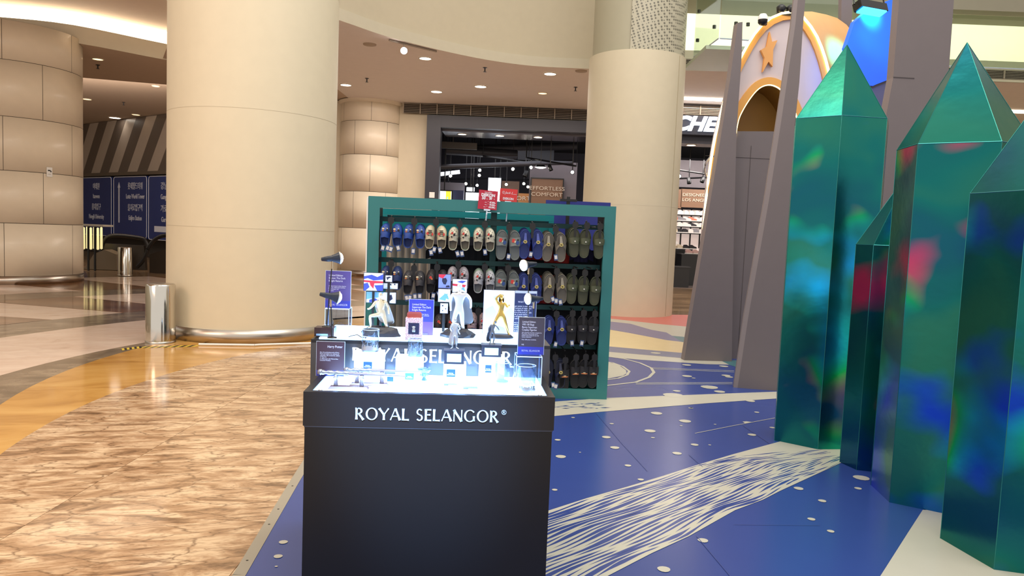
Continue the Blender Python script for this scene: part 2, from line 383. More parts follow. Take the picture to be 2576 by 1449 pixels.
for r in range(rows):
    u = -1.1 + random.uniform(0, .5); fv = (r + .5) / rows
    while u < Lw * .98:
        f = max(0, u / Lw)
        ln = random.uniform(.35, 1.0) * (1 - .8 * f) + .04; hw = (.0112 - .007 * f) * random.uniform(.7, 1.15); ph = random.uniform(0, 6)
        k = 9; up, dn = [], []
        for i in range(k + 1):
            t = i / k; uu = u + ln * t; v0, v1 = side(bw, uu), side(tw, uu); wv = .012 * sin(uu * 7 + fv * 9 + ph * .12)
            v = v0 + (v1 - v0) * (.02 + .96 * fv) + wv; th = hw * (sin(pi * t) ** .6) * (1 + .35 * sin(3 * pi * t + ph))
            if not (v0 + .015 < v < v1 - .015): th *= .4
            up.append(tuple(pa + ax * uu + nx * (v + th))); dn.append(tuple(pa + ax * uu + nx * (v - th)))
        if not (f > .8 and random.random() < .35): waves.append(up + dn[::-1])
        u += ln + random.uniform(.02, .06) + (f ** 2) * random.uniform(0, .12)
printed(waves, BLUE, 'blue_wave', True)['kind'] = 'stuff'
e0 = [(2321, 1286), (2283, 1345), (2217, 1449), (2080, 1650)]
printed([e0 + [(2900, 1650), (2900, 1300), (2500, 1290)]], VWHITE, 'white_corner')
dots = []
def dot(px, py, r):
    c = g(px, py); dots.append([(c[0] + r * cos(a) * 1.1, c[1] + r * sin(a) * (1.25 if sin(a) < 0 else .9)) for a in [k * pi / 6 for k in range(12)]])
for x, y, r in ((110, 332, .02), (130, 440, .032), (210, 187, .014), (425, 314, .03), (480, 382, .03), (460, 227, .016), (750, 158, .045), (708, 273, .04), (727, 318, .014), (883, 419, .03), (565, 499, .02), (648, 590, .018),
                (91, 657, .015), (935, 209, .045), (997, 363, .026), (1368, 298, .03), (1400, 152, .02), (1358, 78, .04), (1670, 647, .026), (2075, 577, .046), (2055, 647, .02), (1823, 728, .021), (1753, 847, .019),
                (1878, 926, .017), (1050, 985, .024), (797, 1172, .027), (975, 124, .013), (1095, 365, .01), (1130, 231, .01), (910, 240, .011), (255, 413, .007), (1500, 252, .02)):
    dot(*z4([(x, y)])[0], r)
for x, y, r in ((822, 1012, .05), (1160, 1024, .05), (826, 1114, .05), (1180, 1108, .045), (1208, 1122, .04), (1028, 1214, .08), (1122, 1256, .05), (732, 1250, .035), (700, 1288, .09), (886, 1133, .02), (540, 903, .06), (860, 1407, .02)):
    dot(*z3([(x, y)])[0], r)
for x, y, r in ((713, 1367, .019), (700, 1403, .018), (695, 1429, .006)): dot(x, y, r)
printed(dots, VWHITE, 'white_dot', True)['kind'] = 'stuff'
ll = linepoly(z4([(1000, 290), (1250, 240), (1560, 182)]), .008)
printed(ll, VWHITE, 'white_line', True)
printed([z4([(1308, 214), (1335, 212), (1372, 218), (1340, 222), (1325, 226)])], VWHITE, 'white_star')
seam = M('vinyl_seam', (54, 70, 136), .4)
ll = linepoly(z4([(362, 162), (520, 350), (690, 535)]), .004) + linepoly(z4([(1010, 960), (1110, 1080), (1215, 1205), (1300, 1310)]), .004) + linepoly(z4([(1310, 240), (1480, 355)]), .005) + linepoly(z4([(960, 430), (1050, 510)]), .004) + linepoly(z4([(1250, 885), (1810, 890)]), .003)
printed(ll, seam, 'sheet_seam', True)['kind'] = 'stuff'
# hazard tape stuck around the foot of the column
tape = thing('hazard_tape', 'yellow and black striped hazard tape stuck on the floor by the bollard', 'tape')
TY, TK = M('tape_yellow', (214, 186, 62), .4), M('tape_black', (30, 28, 26), .4)
pts = [(300, 880), (350, 874), (420, 872), (500, 870)]
G = [Vector(g(*p)) for p in pts]; b = B()
path = []
for p, q in zip(G, G[1:]):
    for k in range(8): path.append(p.lerp(q, k / 8))
for i in range(len(path) - 1):
    p, q = path[i], path[i + 1]; t = (q - p).normalized(); nn = Vector((-t.y, t.x, 0)) * .055; sk = t * .06
    b.poly([(p - nn)[:2], (q - nn)[:2], (q + nn + sk)[:2], (p + nn + sk)[:2]], .0005, .002, i % 2)
b.build('tape_strip', [TY, TK], tape)
b = B(); G = [Vector(g(*p)) for p in ((500, 869), (640, 871), (655, 870), (790, 866))]
for p, q in zip(G, G[1:]): b.tube([tuple(p + Vector((0, 0, .015))), tuple(q + Vector((0, 0, .015)))], .014, 6)
tag(b.build('cable_cover', WHITEP), 'white cable cover strip lying along the foot of the wide cream column', 'cable cover')

# ------------------------------------------------------------------ columns
def column(name, c, r, z0, z1, mat_, seg=64):
    b = B(); b.lathe([(r, z0), (r, z1)], (c[0], c[1], 0), seg); return struct(name, b, mat_, True)
def steelring(c, r, h, parent):
    b = B(); b.lathe([(r - .02, 0), (r, .0), (r, h), (r - .05, h + .004)], (c[0], c[1], 0), 64); o = b.build('base_ring', BSTEEL, parent, True); o['label'] = 'stainless steel base ring'
cb = (g(636, 866)[0] * (9.98 / 8.94), 9.98)
colb = column('column', cb, 1.07, .0, 9.5, CREAM); steelring(cb, 1.085, .17, colb)
b = B()
for z in (1.42, 2.86, 4.5): b.lathe([(1.071, z - .002), (1.0725, z), (1.071, z + .002)], (cb[0], cb[1], 0), 64)
b.build('wrap_seam', M('seam_cream', (190, 180, 156), .6), colb, True)
cm = (at(1570, 797, 14.66)[0], 14.66)
colm = column('column', cm, .93, .0, 4.94, CREAM)
b = B(); b.lathe([(.93, 4.94), (.90, 4.945), (.90, 4.9)], (cm[0], cm[1], 0), 64); b.lathe([(.931, 2.1), (.933, 2.103), (.931, 2.106)], (cm[0], cm[1], 0), 64)
b.build('wrap_rim', LIPM, colm, True)
b = B(); a = radians(-40)
for a in (radians(-42),): b.cbox((cm[0] + .931 * cos(a), cm[1] + .931 * sin(a), 2.47), (.004, .012, 4.9), 0, a)
b.build('wrap_seam', M('seam_cream2', (176, 164, 134), .6), colm)
b = B(); b.lathe([(.875, 4.9), (.875, 9.5)], (cm[0], cm[1], 0), 48); b.build('upper_shaft', M('upper_shaft_grey', (176, 172, 150), .5), colm, True)
# perforated screen round the upper shaft
PERF = bpy.data.materials.new('perforated_screen'); PERF.use_nodes = True; nt = PERF.node_tree; bs = nt.nodes['Principled BSDF']; bs.inputs['Roughness'].default_value = .4
tc = nt.nodes.new('ShaderNodeTexCoord'); vo = nt.nodes.new('ShaderNodeTexVoronoi'); vo.inputs['Scale'].default_value = 19; vo.inputs['Randomness'].default_value = 0
mpn = nt.nodes.new('ShaderNodeMapping'); mpn.inputs['Rotation'].default_value = (.2, .3, .785); nt.links.new(tc.outputs['Object'], mpn.inputs[0]); nt.links.new(mpn.outputs[0], vo.inputs['Vector'])
rp = nt.nodes.new('ShaderNodeValToRGB'); rp.color_ramp.elements[0].position = .36; rp.color_ramp.elements[0].color = rgb((112, 110, 98)); rp.color_ramp.elements[1].position = .42; rp.color_ramp.elements[1].color = rgb((186, 182, 162))
nt.links.new(vo.outputs['Distance'], rp.inputs[0]); nt.links.new(rp.outputs[0], bs.inputs['Base Color'])
b = B(); b.lathe([(.90, 4.93), (.90, 9.5)], (cm[0], cm[1], 0), 30, radians(-108), radians(-12)); b.build('perforated_screen', PERF, colm, True)

def panelled(c, r, rows, off, npan, gap=.006):
    b = B(); b.lathe([(r - .015, 0), (r - .015, rows[-1])], (c[0], c[1], 0), 48); o = struct('column', b, GROUT, True)
    steelring(c, r + .01, rows[0], o)
    for i, (za, zb) in enumerate(zip(rows, rows[1:])):
        for k in range(npan):
            a0 = off + (k + (.5 if i % 2 else 0)) * 2 * pi / npan; a1 = a0 + 2 * pi / npan - gap / r * 1.5
            am = (a0 + a1) / 2 % (2 * pi)
            if radians(50) < am < radians(130): continue                      # faces away from everything
            b = B(); b.lathe([(r - .012, za + gap), (r, za + gap), (r, zb - gap), (r - .012, zb - gap)], (c[0], c[1], 0), 14, a0, a1)
            b.build('panel', PANELC, o, True)
    return o
cl = (at(34, 719, 16.4)[0], 16.4)
colL = panelled(cl, 1.36, [.17, 1.28, 2.36, 3.46, 4.6, 5.4], radians(-62), 6)
cs = (at(926, 695, 23.1)[0], 23.1)
colS = panelled(cs, .95, [.17, 1.45, 2.55, 3.65, 4.65, 5.4], radians(-80), 6)
b = B(); b.lathe([(.95, 5.2), (1.02, 5.2), (1.02, 5.3)], (cs[0], cs[1], 0), 48); b.build('top_collar', PANELC, colS, True)
NA = radians(-27)
st = thing('camera_notice', 'small white surveillance camera notice stuck on the panelled column', 'sign', (cl[0] + 1.364 * cos(NA), cl[1] + 1.364 * sin(NA), at(166, 434, 15.7)[2]), NA + pi / 2)
b = B(); b.box(-.06, .06, -.003, .0, -.1, .1); b.build('sheet', WHITEP, st)
b = B(); b.box(-.035, .02, -.006, -.003, .02, .045); b.box(.015, .04, -.006, -.003, .0, .03); b.box(-.03, .03, -.006, -.003, -.05, -.045); b.build('camera_icon', BLACKP, st)

# ------------------------------------------------------------------ walls and ceilings
ZC = 5.3
fr_ = [(-3.384, 14.009), (-2.698, 15.003), (-1.799, 15.896), (-.733, 16.685), (.295, 17.09), (1.343, 17.146), (2.636, 17.158), (3.667, 16.95), (4.647, 16.87)]
fr_ = [(-5.1, 11.6), (-4.3, 12.75)] + fr_
def smooth(pts, n=4):
    out = []
    for i in range(len(pts) - 1):
        p0, p1, p2, p3 = pts[max(i - 1, 0)], pts[i], pts[i + 1], pts[min(i + 2, len(pts) - 1)]
        for k in range(n):
            t = k / n; out.append(tuple(.5 * (2 * p1[d] + (p2[d] - p0[d]) * t + (2 * p0[d] - 5 * p1[d] + 4 * p2[d] - p3[d]) * t * t + (3 * p1[d] - p0[d] - 3 * p2[d] + p3[d]) * t ** 3) for d in (0, 1)))
    return out + [pts[-1]]
FR = smooth(fr_)
fl = smooth([(-16, 16.6), (-12.47, 16.1), (-11.24, 16.175), (-9.9, 16.6), (-8.53, 18.0), (-7.4, 18.9)])
def band(pts, z0, z1, dy=0, m=None):
    b = B(); b.grid([[(p[0], p[1] + dy, z0) for p in pts], [(p[0], p[1] + dy, z1) for p in pts]]); return b
# right-hand fascia of the upper floor: projecting lip, then the tall cream wall
k9 = [p for p in FR if p[0] < 2.6]
b = band(k9, ZC, 5.52); b.grid([[(p[0], p[1], 5.52) for p in k9], [(p[0], p[1] + .06, 5.52) for p in k9]])
struct('trim_1', b, LIPM, True)
struct('wall_back', band(k9, 5.52, 10.5, .06), CREAMW, True)
b = B(); rowf = [(p[0], p[1], ZC) for p in FR + [(10.4, 16.85), (16, 16.8)]]; b.grid([rowf, [(p[0], 23.2, ZC) for p in rowf]])
struct('ceiling', b, TAN)
# left-hand lower ceiling, drop band, glowing cove and upper soffit
b = B(); rowl = [(p[0], p[1], ZC) for p in fl]; b.grid([rowl, [(p[0] * 1.6 - 1, 34, ZC) for p in rowl]]); b.grid([[(-7.4, 18.9, ZC + .02), (-3.3, 18.9, ZC + .02)], [(-12.8, 34, ZC + .02), (-3.3, 34, ZC + .02)]]); b.grid([[(-8.6, 18.0, ZC + .03), (-5.0, 11.5, ZC + .03)], [(-7.4, 20, ZC + .03), (-4.9, 20, ZC + .03)]])
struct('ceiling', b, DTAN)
b = band(fl, ZC, 5.68); b.grid([[(p[0], p[1], 5.68) for p in fl], [(p[0], p[1] + .5, 5.68) for p in fl]])
struct('trim_2', b, LIPM, True)
struct('trim_3', band(fl, 5.68, 6.05, .35), COVE, True)
b = B(); rr = [(p[0], p[1] + .4, 6.02) for p in fl]; b.grid([[(p[0], 3.0, 6.02) for p in rr], rr])
struct('ceiling', b, M('soffit_cream', (222, 200, 180), .7))
# right part: fascia with grille, upper floor behind glass
fr2 = [(2.6, 17.16), (3.67, 16.95), (4.65, 16.87), (7.5, 16.8), (10.44, 16.8), (16, 16.8)]
struct('trim_4', band(fr2, 5.3, 5.36), LIPM)
struct('trim_5', band(fr2, 5.56, 5.75), LIPM)
b = B(); b.grid([[(p[0], p[1], 5.75) for p in fr2], [(p[0], 20.5, 5.75) for p in fr2]]); struct('ceiling', b, M('upper_deck', (196, 188, 160), .7))
struct('wall_right', band(fr2, 5.7, 11, 3.4), M('upper_wall_yellow', (238, 236, 214), .6))
b = B(); b.box(3.2, 16, 15.9, 16.9, 6.55, 6.8); struct('trim_6', b, M('beam_grey', (150, 146, 128), .6))
b = B(); b.box(4.6, 16, 16.6, 16.9, 6.81, 11); struct('trim_7', b, M('upper_parapet', (196, 186, 150), .6))
SLAT = M('grille_slat', (182, 170, 156), .5)
def grille(x0, x1, y, z0, z1, npan, label, yf=None):
    t = thing('air_grille', label, 'vent')
    f = yf or (lambda x: y)
    b = B(); b.grid([[(x0 + (x1 - x0) * k / 24, f(x0 + (x1 - x0) * k / 24) + .04, z) for k in range(25)] for z in (z0, z1)]); b.build('backing', M('grille_back', (60, 54, 48), .8), t)
    for i in range(npan):
        xa, xb = x0 + (x1 - x0) * i / npan, x0 + (x1 - x0) * (i + 1) / npan; b = B(); ns = 6
        for k in range(ns):
            z = z0 + (z1 - z0) * (k + .5) / ns
            b.face([(xa + .02, f(xa), z - .012), (xb - .02, f(xb), z - .012), (xb - .02, f(xb) + .03, z + .012), (xa + .02, f(xa) + .03, z + .012)])
        b.build('slat_panel', SLAT, t)
        b = B(); b.cbox((xa, f(xa), (z0 + z1) / 2), (.03, .03, z1 - z0)); b.build('divider', M('grille_divider', (170, 158, 142), .5), t)
    return t
def shopcurve(x): return 22.8 - .035 * max(0, 3 - abs(x - 1.0)) ** 2 * 0 - .0
grille(-3.5, 2.1, 22.6, 4.98, 5.28, 11, 'long curved air grille above the dark shop front')
grille(3.8, 7.6, 20.9, 4.99, 5.24, 6, 'air grille above the white shop lettering beside the slender column')
def f2(x):
    for p, q in zip(fr2, fr2[1:]):
        if p[0] <= x <= q[0]: return p[1] + (q[1] - p[1]) * (x - p[0]) / (q[0] - p[0]) - .02
    return 16.8
grille(3.2, 5.6, 0, 5.36, 5.56, 5, 'air grille in the upper floor edge beside the slender column', f2)
grille(10.3, 12.8, 0, 5.36, 5.56, 5, 'air grille in the upper floor edge beyond the tall green crystal', f2)
grille(10.3, 15, 22.6, 4.98, 5.28, 8, 'air grille deep under the ceiling beyond the tall green crystal')
b = B(); b.box(3.2, 16, 20.0, 20.25, 5.26, 5.3); struct('trim_8', b, COVE)
# cream piers of the shop row
def wallseg(name, x0, x1, z0, z1, m, y=22.8, d=.4): b = B(); b.box(x0, x1, y, y + d, z0, z1); return struct(name, b, m)
wallseg('wall_back', -7.5, -2.77, 0, 5.3, CREAMW)
wallseg('wall_back', 2.2, 4.1, 0, 5.3, CREAMW)
wallseg('trim_9', -2.77, 2.2, 4.93, 5.0, LIPM)
wallseg('wall_back', 9.0, 17, 0, 5.3, CREAMW)
wallseg('trim_10', 4.1, 9.0, 5.2, 5.3, CREAMW)
# far left wall: striped cladding, dark base
def lw(x): return 27.3 + (-12.7 - x) * (4.8 / 6.4)
xa, xb = -24.0, -8.5
b = B(); b.face([(xa, lw(xa) + .1, 0), (xb, lw(xb) + .1, 0), (xb, lw(xb) + .1, 5.3), (xa, lw(xa) + .1, 5.3)]); wl = struct('wall_left', b, DARKW)
SD, SL_ = M('stripe_dark', (92, 80, 72), .4), M('stripe_light', (168, 154, 142), .32)
x = -22.0; i = 0
while x < -9.5:
    wd = .62; sl = 1.25
    q = [(x, 3.25), (x + wd, 3.25), (x + wd + sl, 5.28), (x + sl, 5.28)]
    b = B(); b.prism([(p[0], lw(p[0]) - .25 - .04 * (p[1] - 3.2), p[1]) for p in q], [(p[0], lw(p[0]) - .2 - .04 * (p[1] - 3.2) + (.02 if i % 2 else 0), p[1]) for p in q])
    b.build('cladding_panel', SL_ if i % 2 else SD, wl); x += wd; i += 1
b = B(); b.prism([(xa, lw(xa) - .35, 3.12), (xb, lw(xb) - .35, 3.12), (xb, lw(xb), 3.12), (xa, lw(xa), 3.12)], [(xa, lw(xa) - .35, 3.25), (xb, lw(xb) - .35, 3.25), (xb, lw(xb), 3.25), (xa, lw(xa), 3.25)]); b.build('ledge', M('ledge_brown', (96, 84, 72), .5), wl)
b = B(); b.box(-30, 22, 33, 33.2, 0, 11); struct('wall_far', b, DARKW)
b = B(); b.box(-24.2, -24, -6, 34, 0, 7); struct('wall_side', b, CREAMW)
b = B(); b.box(16, 16.2, 1, 23, 0, 11); struct('wall_right', b, CREAMW)
# ------------------------------------------------------------------ the rocket-shaped arch and its fins
def pl(px, py, o, yaw):                      # point on a vertical plane through o turned by yaw
    d = sight(px, py); nx_, ny_ = -sin(yaw), cos(yaw); t = (o[0] * nx_ + o[1] * ny_) / (d[0] * nx_ + d[1] * ny_)
    return (d[0] * t, d[1] * t, HGT + d[2] * t)
def resample(pts, n):
    P_ = [Vector(p) for p in pts]; D = [0]
    for a, b_ in zip(P_, P_[1:]): D.append(D[-1] + (b_ - a).length)
    out = []
    for k in range(n):
        s_ = D[-1] * k / (n - 1); i = 0
        while i < len(P_) - 2 and D[i + 1] < s_: i += 1
        out.append(P_[i].lerp(P_[i + 1], (s_ - D[i]) / max(D[i + 1] - D[i], 1e-9)))
    return out
def smooth2(pts, n=5):
    s_ = []
    for i in range(len(pts) - 1):
        p0, p1, p2, p3 = [Vector(pts[j]) for j in (max(i - 1, 0), i, i + 1, min(i + 2, len(pts) - 1))]
        for k in range(n):
            t = k / n; s_.append(tuple(.5 * (2 * p1 + (p2 - p0) * t + (2 * p0 - 5 * p1 + 4 * p2 - p3) * t * t + (3 * p1 - p0 - 3 * p2 + p3) * t ** 3)))
    return s_ + [tuple(pts[-1])]
FO, FY = (2.18, 9.27), radians(5)
ow, wi = [], []
outl = [(1758, 690), (1762, 640), (1768, 560), (1778, 460), (1797, 340), (1833, 208), (1862, 143), (1900, 80), (1940, 45), (1978, 33), (2008, 38), (2042, 78), (2064, 125), (2080, 180), (2093, 250), (2101, 330), (2104, 420), (2102, 540), (2092, 690)]
front = smooth2([pl(*p, FO, FY) for p in outl], 3)
front = [(front[0][0] + .1, front[0][1], 0)] + front + [(front[-1][0] - .1, front[-1][1], 0)]
front = resample(front, 64)
backo = [(1850, 690), (1858, 500), (1880, 260), (1920, 130), (1985, 58), (2054, 34), (2088, 40), (2120, 53), (2154, 93), (2192, 155), (2208, 224), (2222, 330), (2230, 500), (2226, 690)]
BO = (2.18, 10.3)
back = smooth2([pl(*p, BO, FY) for p in backo], 3)
back = [(back[0][0], back[0][1], 0)] + back + [(back[-1][0], back[-1][1], 0)]
back = resample(back, 64)
rocket = thing('rocket_arch', 'white rocket shaped arch with orange star and glowing outline behind grey fins', 'display structure')
win = smooth2([pl(*p, FO, FY) for p in [(1848, 345), (1852, 318), (1860, 290), (1882, 252), (1906, 224), (1930, 214), (1952, 219), (1970, 234), (1990, 262), (2004, 300), (2012, 345)]], 4)
wb0, wb1 = (win[0][0], win[0][1], 0), (win[-1][0], win[-1][1], 0)
ring_ = [tuple(p) for p in front] + [wb1] + [tuple(p) for p in win[::-1]] + [wb0]
b = B(); dv = Vector((-sin(FY), cos(FY), 0))
b.prism([tuple(Vector(p)) for p in ring_], [tuple(Vector(p) + dv * .04) for p in ring_]); b.build('front_wall', HULL, rocket)
b = B(); b.grid([[tuple(p) for p in front], [tuple(p.lerp(q, .5) + Vector((.02, 0, .03))) for p, q in zip(front, back)], [tuple(p) for p in back]]); b.build('hull_skin', PEACH, rocket, True)
b = B(); b.face([tuple(p) for p in back][::-1]); b.build('rear_wall', HULL, rocket)
def border(pts, w_, depth, m, name, cen, dirn=1):
    inn = []
    for i, p in enumerate(pts):
        t = (Vector(pts[min(i + 1, len(pts) - 1)]) - Vector(pts[max(i - 1, 0)])).normalized(); q = t.cross(dv).normalized()
        if (Vector(cen) - Vector(p)).dot(q) * dirn < 0: q = -q
        inn.append(Vector(p) + q * w_)
    b = B(); a = [Vector(p) - dv * depth for p in pts]; c_ = [p - dv * depth for p in inn]
    b.grid([[tuple(p) for p in pts], [tuple(p) for p in a], [tuple(p) for p in c_], [tuple(p) for p in inn]]); o = b.build(name, m, rocket); return o, a
cen = (front[0] + front[-1]) / 2 + Vector((0, 0, 2.0))
bo, edge = border(front[2:-2], .085, .03, ORANGE, 'orange_trim', cen)
b = B(); b.tube([tuple(p - dv * .012) for p in edge], .016, 6); o = b.build('light_tube', LED, rocket, True); o['label'] = 'glowing warm light tube'
wc = (Vector(win[0]) + Vector(win[-1])) / 2
bo, edge = border(win, .09, .03, ORANGE, 'window_trim', wc, -1)
b = B(); b.tube([tuple(Vector(p) - dv * .02) for p in win], .011, 6); o = b.build('light_tube', LED, rocket, True); o['label'] = 'glowing warm light tube'
b = B(); b.grid([[tuple(p) for p in win], [tuple(Vector(p) + dv * .45) for p in win]])
b.face([tuple(Vector(p) + dv * .45) for p in [wb0] + win + [wb1]]); b.build('window_niche', GOLDN, rocket)
b = B(); stp = [(1640 + .345 * x, .345 * y) for x, y in [(848, 238), (864, 312), (903, 300), (872, 368), (868, 492), (838, 456), (797, 530), (810, 428), (784, 371), (826, 345)]]
q0 = [Vector(pl(*p, FO, FY)) - dv * .05 for p in stp]; b.prism([tuple(p) for p in q0], [tuple(p + dv * .045) for p in q0]); b.build('star', M('star_orange', (226, 164, 96), .5), rocket)
GO = (2.18, 9.255)
gp = [pl(*p, GO, FY) for p in [(1838, 330), (1990, 332), (2010, 600)]]
b = B(); gpl = [Vector(pl(1838, 330, GO, FY)), Vector(pl(2005, 331, GO, FY))]; gl2 = [Vector((gpl[0].x - .02, gpl[0].y, 0)), Vector((gpl[1].x + .15, gpl[1].y, 0))]
q0 = [gl2[0], gl2[1], gpl[1], gpl[0]]; b.prism([tuple(p) for p in q0], [tuple(p + dv * .012) for p in q0]); b.build('lower_panel', GREYF, rocket)
b = B(); m0 = Vector(pl(1886, 331, GO, FY)); b.cbox((m0.x + .03, m0.y - .003, 1.35), (.003, .006, 2.7)); b.cbox((m0.x, m0.y - .004, 2.55), (1.1, .004, .003), 0, FY); b.build('panel_joint', M('joint_grey', (78, 72, 74), .7), rocket, kind='stuff')
b = B(); c_ = Vector(pl(1795, 425, FO, FY)) - dv * .03
b.tube([tuple(c_ + Vector((.12 * cos(a), 0, .16 * sin(a)))) for a in [2 * pi * k / 20 for k in range(20)]], .012, 6, 0, True); b.build('porthole_rim', M('porthole_rim', (150, 146, 150), .3, .6), rocket, True)

def fin(name, pts, o, yaw, th, label, mf=GREYF, me=GREYE, group=None):
    P_ = [Vector(pl(*p, o, yaw)) for p in pts]; zmin = min(p.z for p in P_)
    for p in P_:
        if p.z < .08: p.z = 0
    n_ = Vector((-sin(yaw), cos(yaw), 0)); base = P_[0].copy(); base.z = 0
    t = thing(name, label, 'fin', tuple(base), 0, group)
    b = B(); b.prism([tuple(p - base) for p in P_], [tuple(p - base + n_ * th) for p in P_], 0, 1); b.build('fin_board', [mf, me], t); return t
fin('buttress_fin', [(1721, 904), (1757, 690), (1802, 415), (1838, 190), (1856, 57), (1868, 55), (1866, 140), (1853, 330), (1846, 600), (1841, 908)], (2.18, 9.03), FY, .13, 'tall grey fin at the outer edge of the rocket arch, leaning inwards')
fb = fin('buttress_fin', [(1855, 980), (1882, 800), (1935, 500), (1966, 300), (2001, 60), (2013, -60), (2031, -60), (2019, 79), (2011, 207), (1997, 338), (1986, 600), (1970, 990)], (2.29, 7.46), radians(-12), .09, 'tall grey fin standing in front of the rocket arch window')
b = B(); P_ = [Vector(pl(*p, (2.29, 7.46), radians(-12))) for p in [(1845, 978), (1870, 800), (1923, 500), (1954, 300), (1990, 60), (2003, -60), (2013, -60), (2001, 60), (1966, 300), (1935, 500), (1882, 800), (1855, 980)]]
for p in P_:
    if p.z < .08: p.z = 0
b.prism([tuple(p - fb.location) for p in P_], [tuple(p - fb.location + Vector((.02, .09, 0))) for p in P_]); b.build('fin_edge', GREYE, fb)
fin('buttress_fin', [(2112, 330), (2116, 62), (2118, -60), (2146, -60), (2143, 62), (2138, 330)], (3.9, 10.55), 0, .1, 'narrow grey fin rising behind the rocket arch beside the blue floodlight').location.z += 0
pil = fin('buttress_fin', [(2118, 985), (2165, 700), (2222, 330), (2247, 195), (2266, -60), (2404, -60), (2388, 165), (2362, 400), (2335, 700), (2300, 1000)], (3.6, 7.5), radians(3), .12, 'broad grey fin pillar rising between the two tallest green crystals')
b = B(); P_ = [Vector(pl(*p, (3.6, 7.5), radians(3))) for p in [(2247, 193), (2300, 196), (2300, 198), (2247, 195)]]
b.prism([tuple(p - pil.location + Vector((0, -.004, 0))) for p in P_], [tuple(p - pil.location) for p in P_]); b.build('panel_joint', M('joint_grey', (78, 72, 74), .7), pil)
# white board; the blue of the floodlight is painted into its colour
wb = thing('curved_board', 'white curved board lit bright blue by the floodlight above it', 'board')
bp_ = [(2140, 212), (2128, 120), (2150, 55), (2192, 18), (2275, -14), (2262, 190), (2205, 212), (2196, 216)]
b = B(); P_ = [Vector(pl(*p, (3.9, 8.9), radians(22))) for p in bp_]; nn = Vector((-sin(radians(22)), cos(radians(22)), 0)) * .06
b.prism([tuple(p) for p in P_], [tuple(p + nn) for p in P_]); b.build('panel', M('board_painted_blue_glow', (48, 112, 236), .5), wb)
b = B(); P_ = [Vector(pl(*p, (3.95, 8.95), radians(22))) for p in [(2190, 214), (2275, 188), (2275, 345), (2218, 345)]]
P_ += []; b.prism([tuple(p) for p in P_], [tuple(p + nn) for p in P_])
b.build('lower_panel', M('board_dark', (92, 88, 104), .6), wb)
def flood(name, label, loc, rz, tilt, s_, m, cat='floodlight'):
    t = thing(name, label, cat, loc, rz)
    b = B(); b.box(-.16 * s_, .16 * s_, -.05 * s_, .05 * s_, -.03 * s_, .05 * s_); b.build('housing', BLACKP, t)
    b = B(); b.box(-.14 * s_, .14 * s_, -.048 * s_, .04 * s_, -.042 * s_, -.031 * s_); b.build('lamp_face', m, t)
    b = B(); b.tube([(-.19 * s_, 0, .02), (-.19 * s_, 0, .14 * s_), (.19 * s_, 0, .14 * s_), (.19 * s_, 0, .02)], .01, 6); b.build('bracket', BLACKP, t)
    t.rotation_euler = (tilt, 0, rz); return t
BLUEL = M('lamp_blue', (40, 170, 255), es=9.0)
pb_ = at(2190, 22, 8.15)
flood('floodlight', 'black floodlight with glowing blue face above the curved board', pb_, radians(20), radians(-20), 1.15, BLUEL)
pf = Vector(pb_) + Vector((0, 0, -.1))
spot('blue_flood', tuple(pf), tuple(at(2225, 120, 8.7)), 90, (.0, .20, 1), 110, .7)
spot('blue_flood', tuple(pf + Vector((-.05, .1, 0))), tuple(at(2225, 70, 8.75)), 45, (.0, .95, .9), 55, .9)
spot('blue_flood', tuple(Vector(at(2215, -60, 8.6))), tuple(at(2125, 165, 9.8)), 620, (.0, .66, 1), 34, .7)
pc = at(1919, 50, 9.2)
t = thing('dome_camera', 'small black and white dome camera on top of the rocket arch', 'camera', pc)
t.scale = (.75, .75, .75)
b = B(); b.lathe([(0, .1), (.05, .09), (.075, .05), (.08, 0)], (0, 0, 0), 16); b.build('cover', WHITEP, t, True)
b = B(); b.lathe([(.078, 0), (.075, -.05), (.04, -.085), (0, -.095)], (0, 0, 0), 16); b.build('dome', BLACKP, t, True)
b = B(); b.cbox((.03, .05, -.05), (.1, .06, .04)); b.build('base', BLACKP, t)
pc = at(1975, 27, 9.35)
t = thing('spotlight', 'small black spotlight on the very top of the rocket arch', 'spotlight', pc)
b = B(); b.lathe([(.0, 0), (.05, 0), (.06, .07), (.03, .1), (0, .1)], (-.05, 0, -.03), 12); b.lathe([(.0, 0), (.05, 0), (.06, .07), (.03, .1), (0, .1)], (.07, 0, -.03), 12); b.build('lamp_head', BLACKP, t, True)
b = B(); b.cbox((0, 0, -.045), (.2, .05, .03)); b.build('bracket', BLACKP, t)

# ------------------------------------------------------------------ crystals
FOIL = bpy.data.materials.new('teal_foil_painted_reflections'); FOIL.use_nodes = True; nt = FOIL.node_tree; bs = nt.nodes['Principled BSDF']; L = nt.links.new
tc = nt.nodes.new('ShaderNodeTexCoord'); oi = nt.nodes.new('ShaderNodeObjectInfo')
sc_ = nt.nodes.new('ShaderNodeVectorMath'); sc_.operation = 'SCALE'; sc_.inputs[0].default_value = (17, 29, 23); L(oi.outputs['Random'], sc_.inputs['Scale'])
ad = nt.nodes.new('ShaderNodeVectorMath'); L(tc.outputs['Object'], ad.inputs[0]); L(sc_.outputs[0], ad.inputs[1])
mp = nt.nodes.new('ShaderNodeMapping'); mp.inputs['Scale'].default_value = (1.2, 1.2, 1.5); L(ad.outputs[0], mp.inputs[0])
n1 = nt.nodes.new('ShaderNodeTexNoise'); n1.inputs['Scale'].default_value = .9; n1.inputs['Detail'].default_value = 2; n1.inputs['Distortion'].default_value = .5; L(mp.outputs[0], n1.inputs['Vector'])
r1 = nt.nodes.new('ShaderNodeValToRGB'); cr = r1.color_ramp; cr.elements[0].position = .30; cr.elements[0].color = rgb((24, 84, 122)); cr.elements[1].position = .72; cr.elements[1].color = rgb((30, 126, 108))
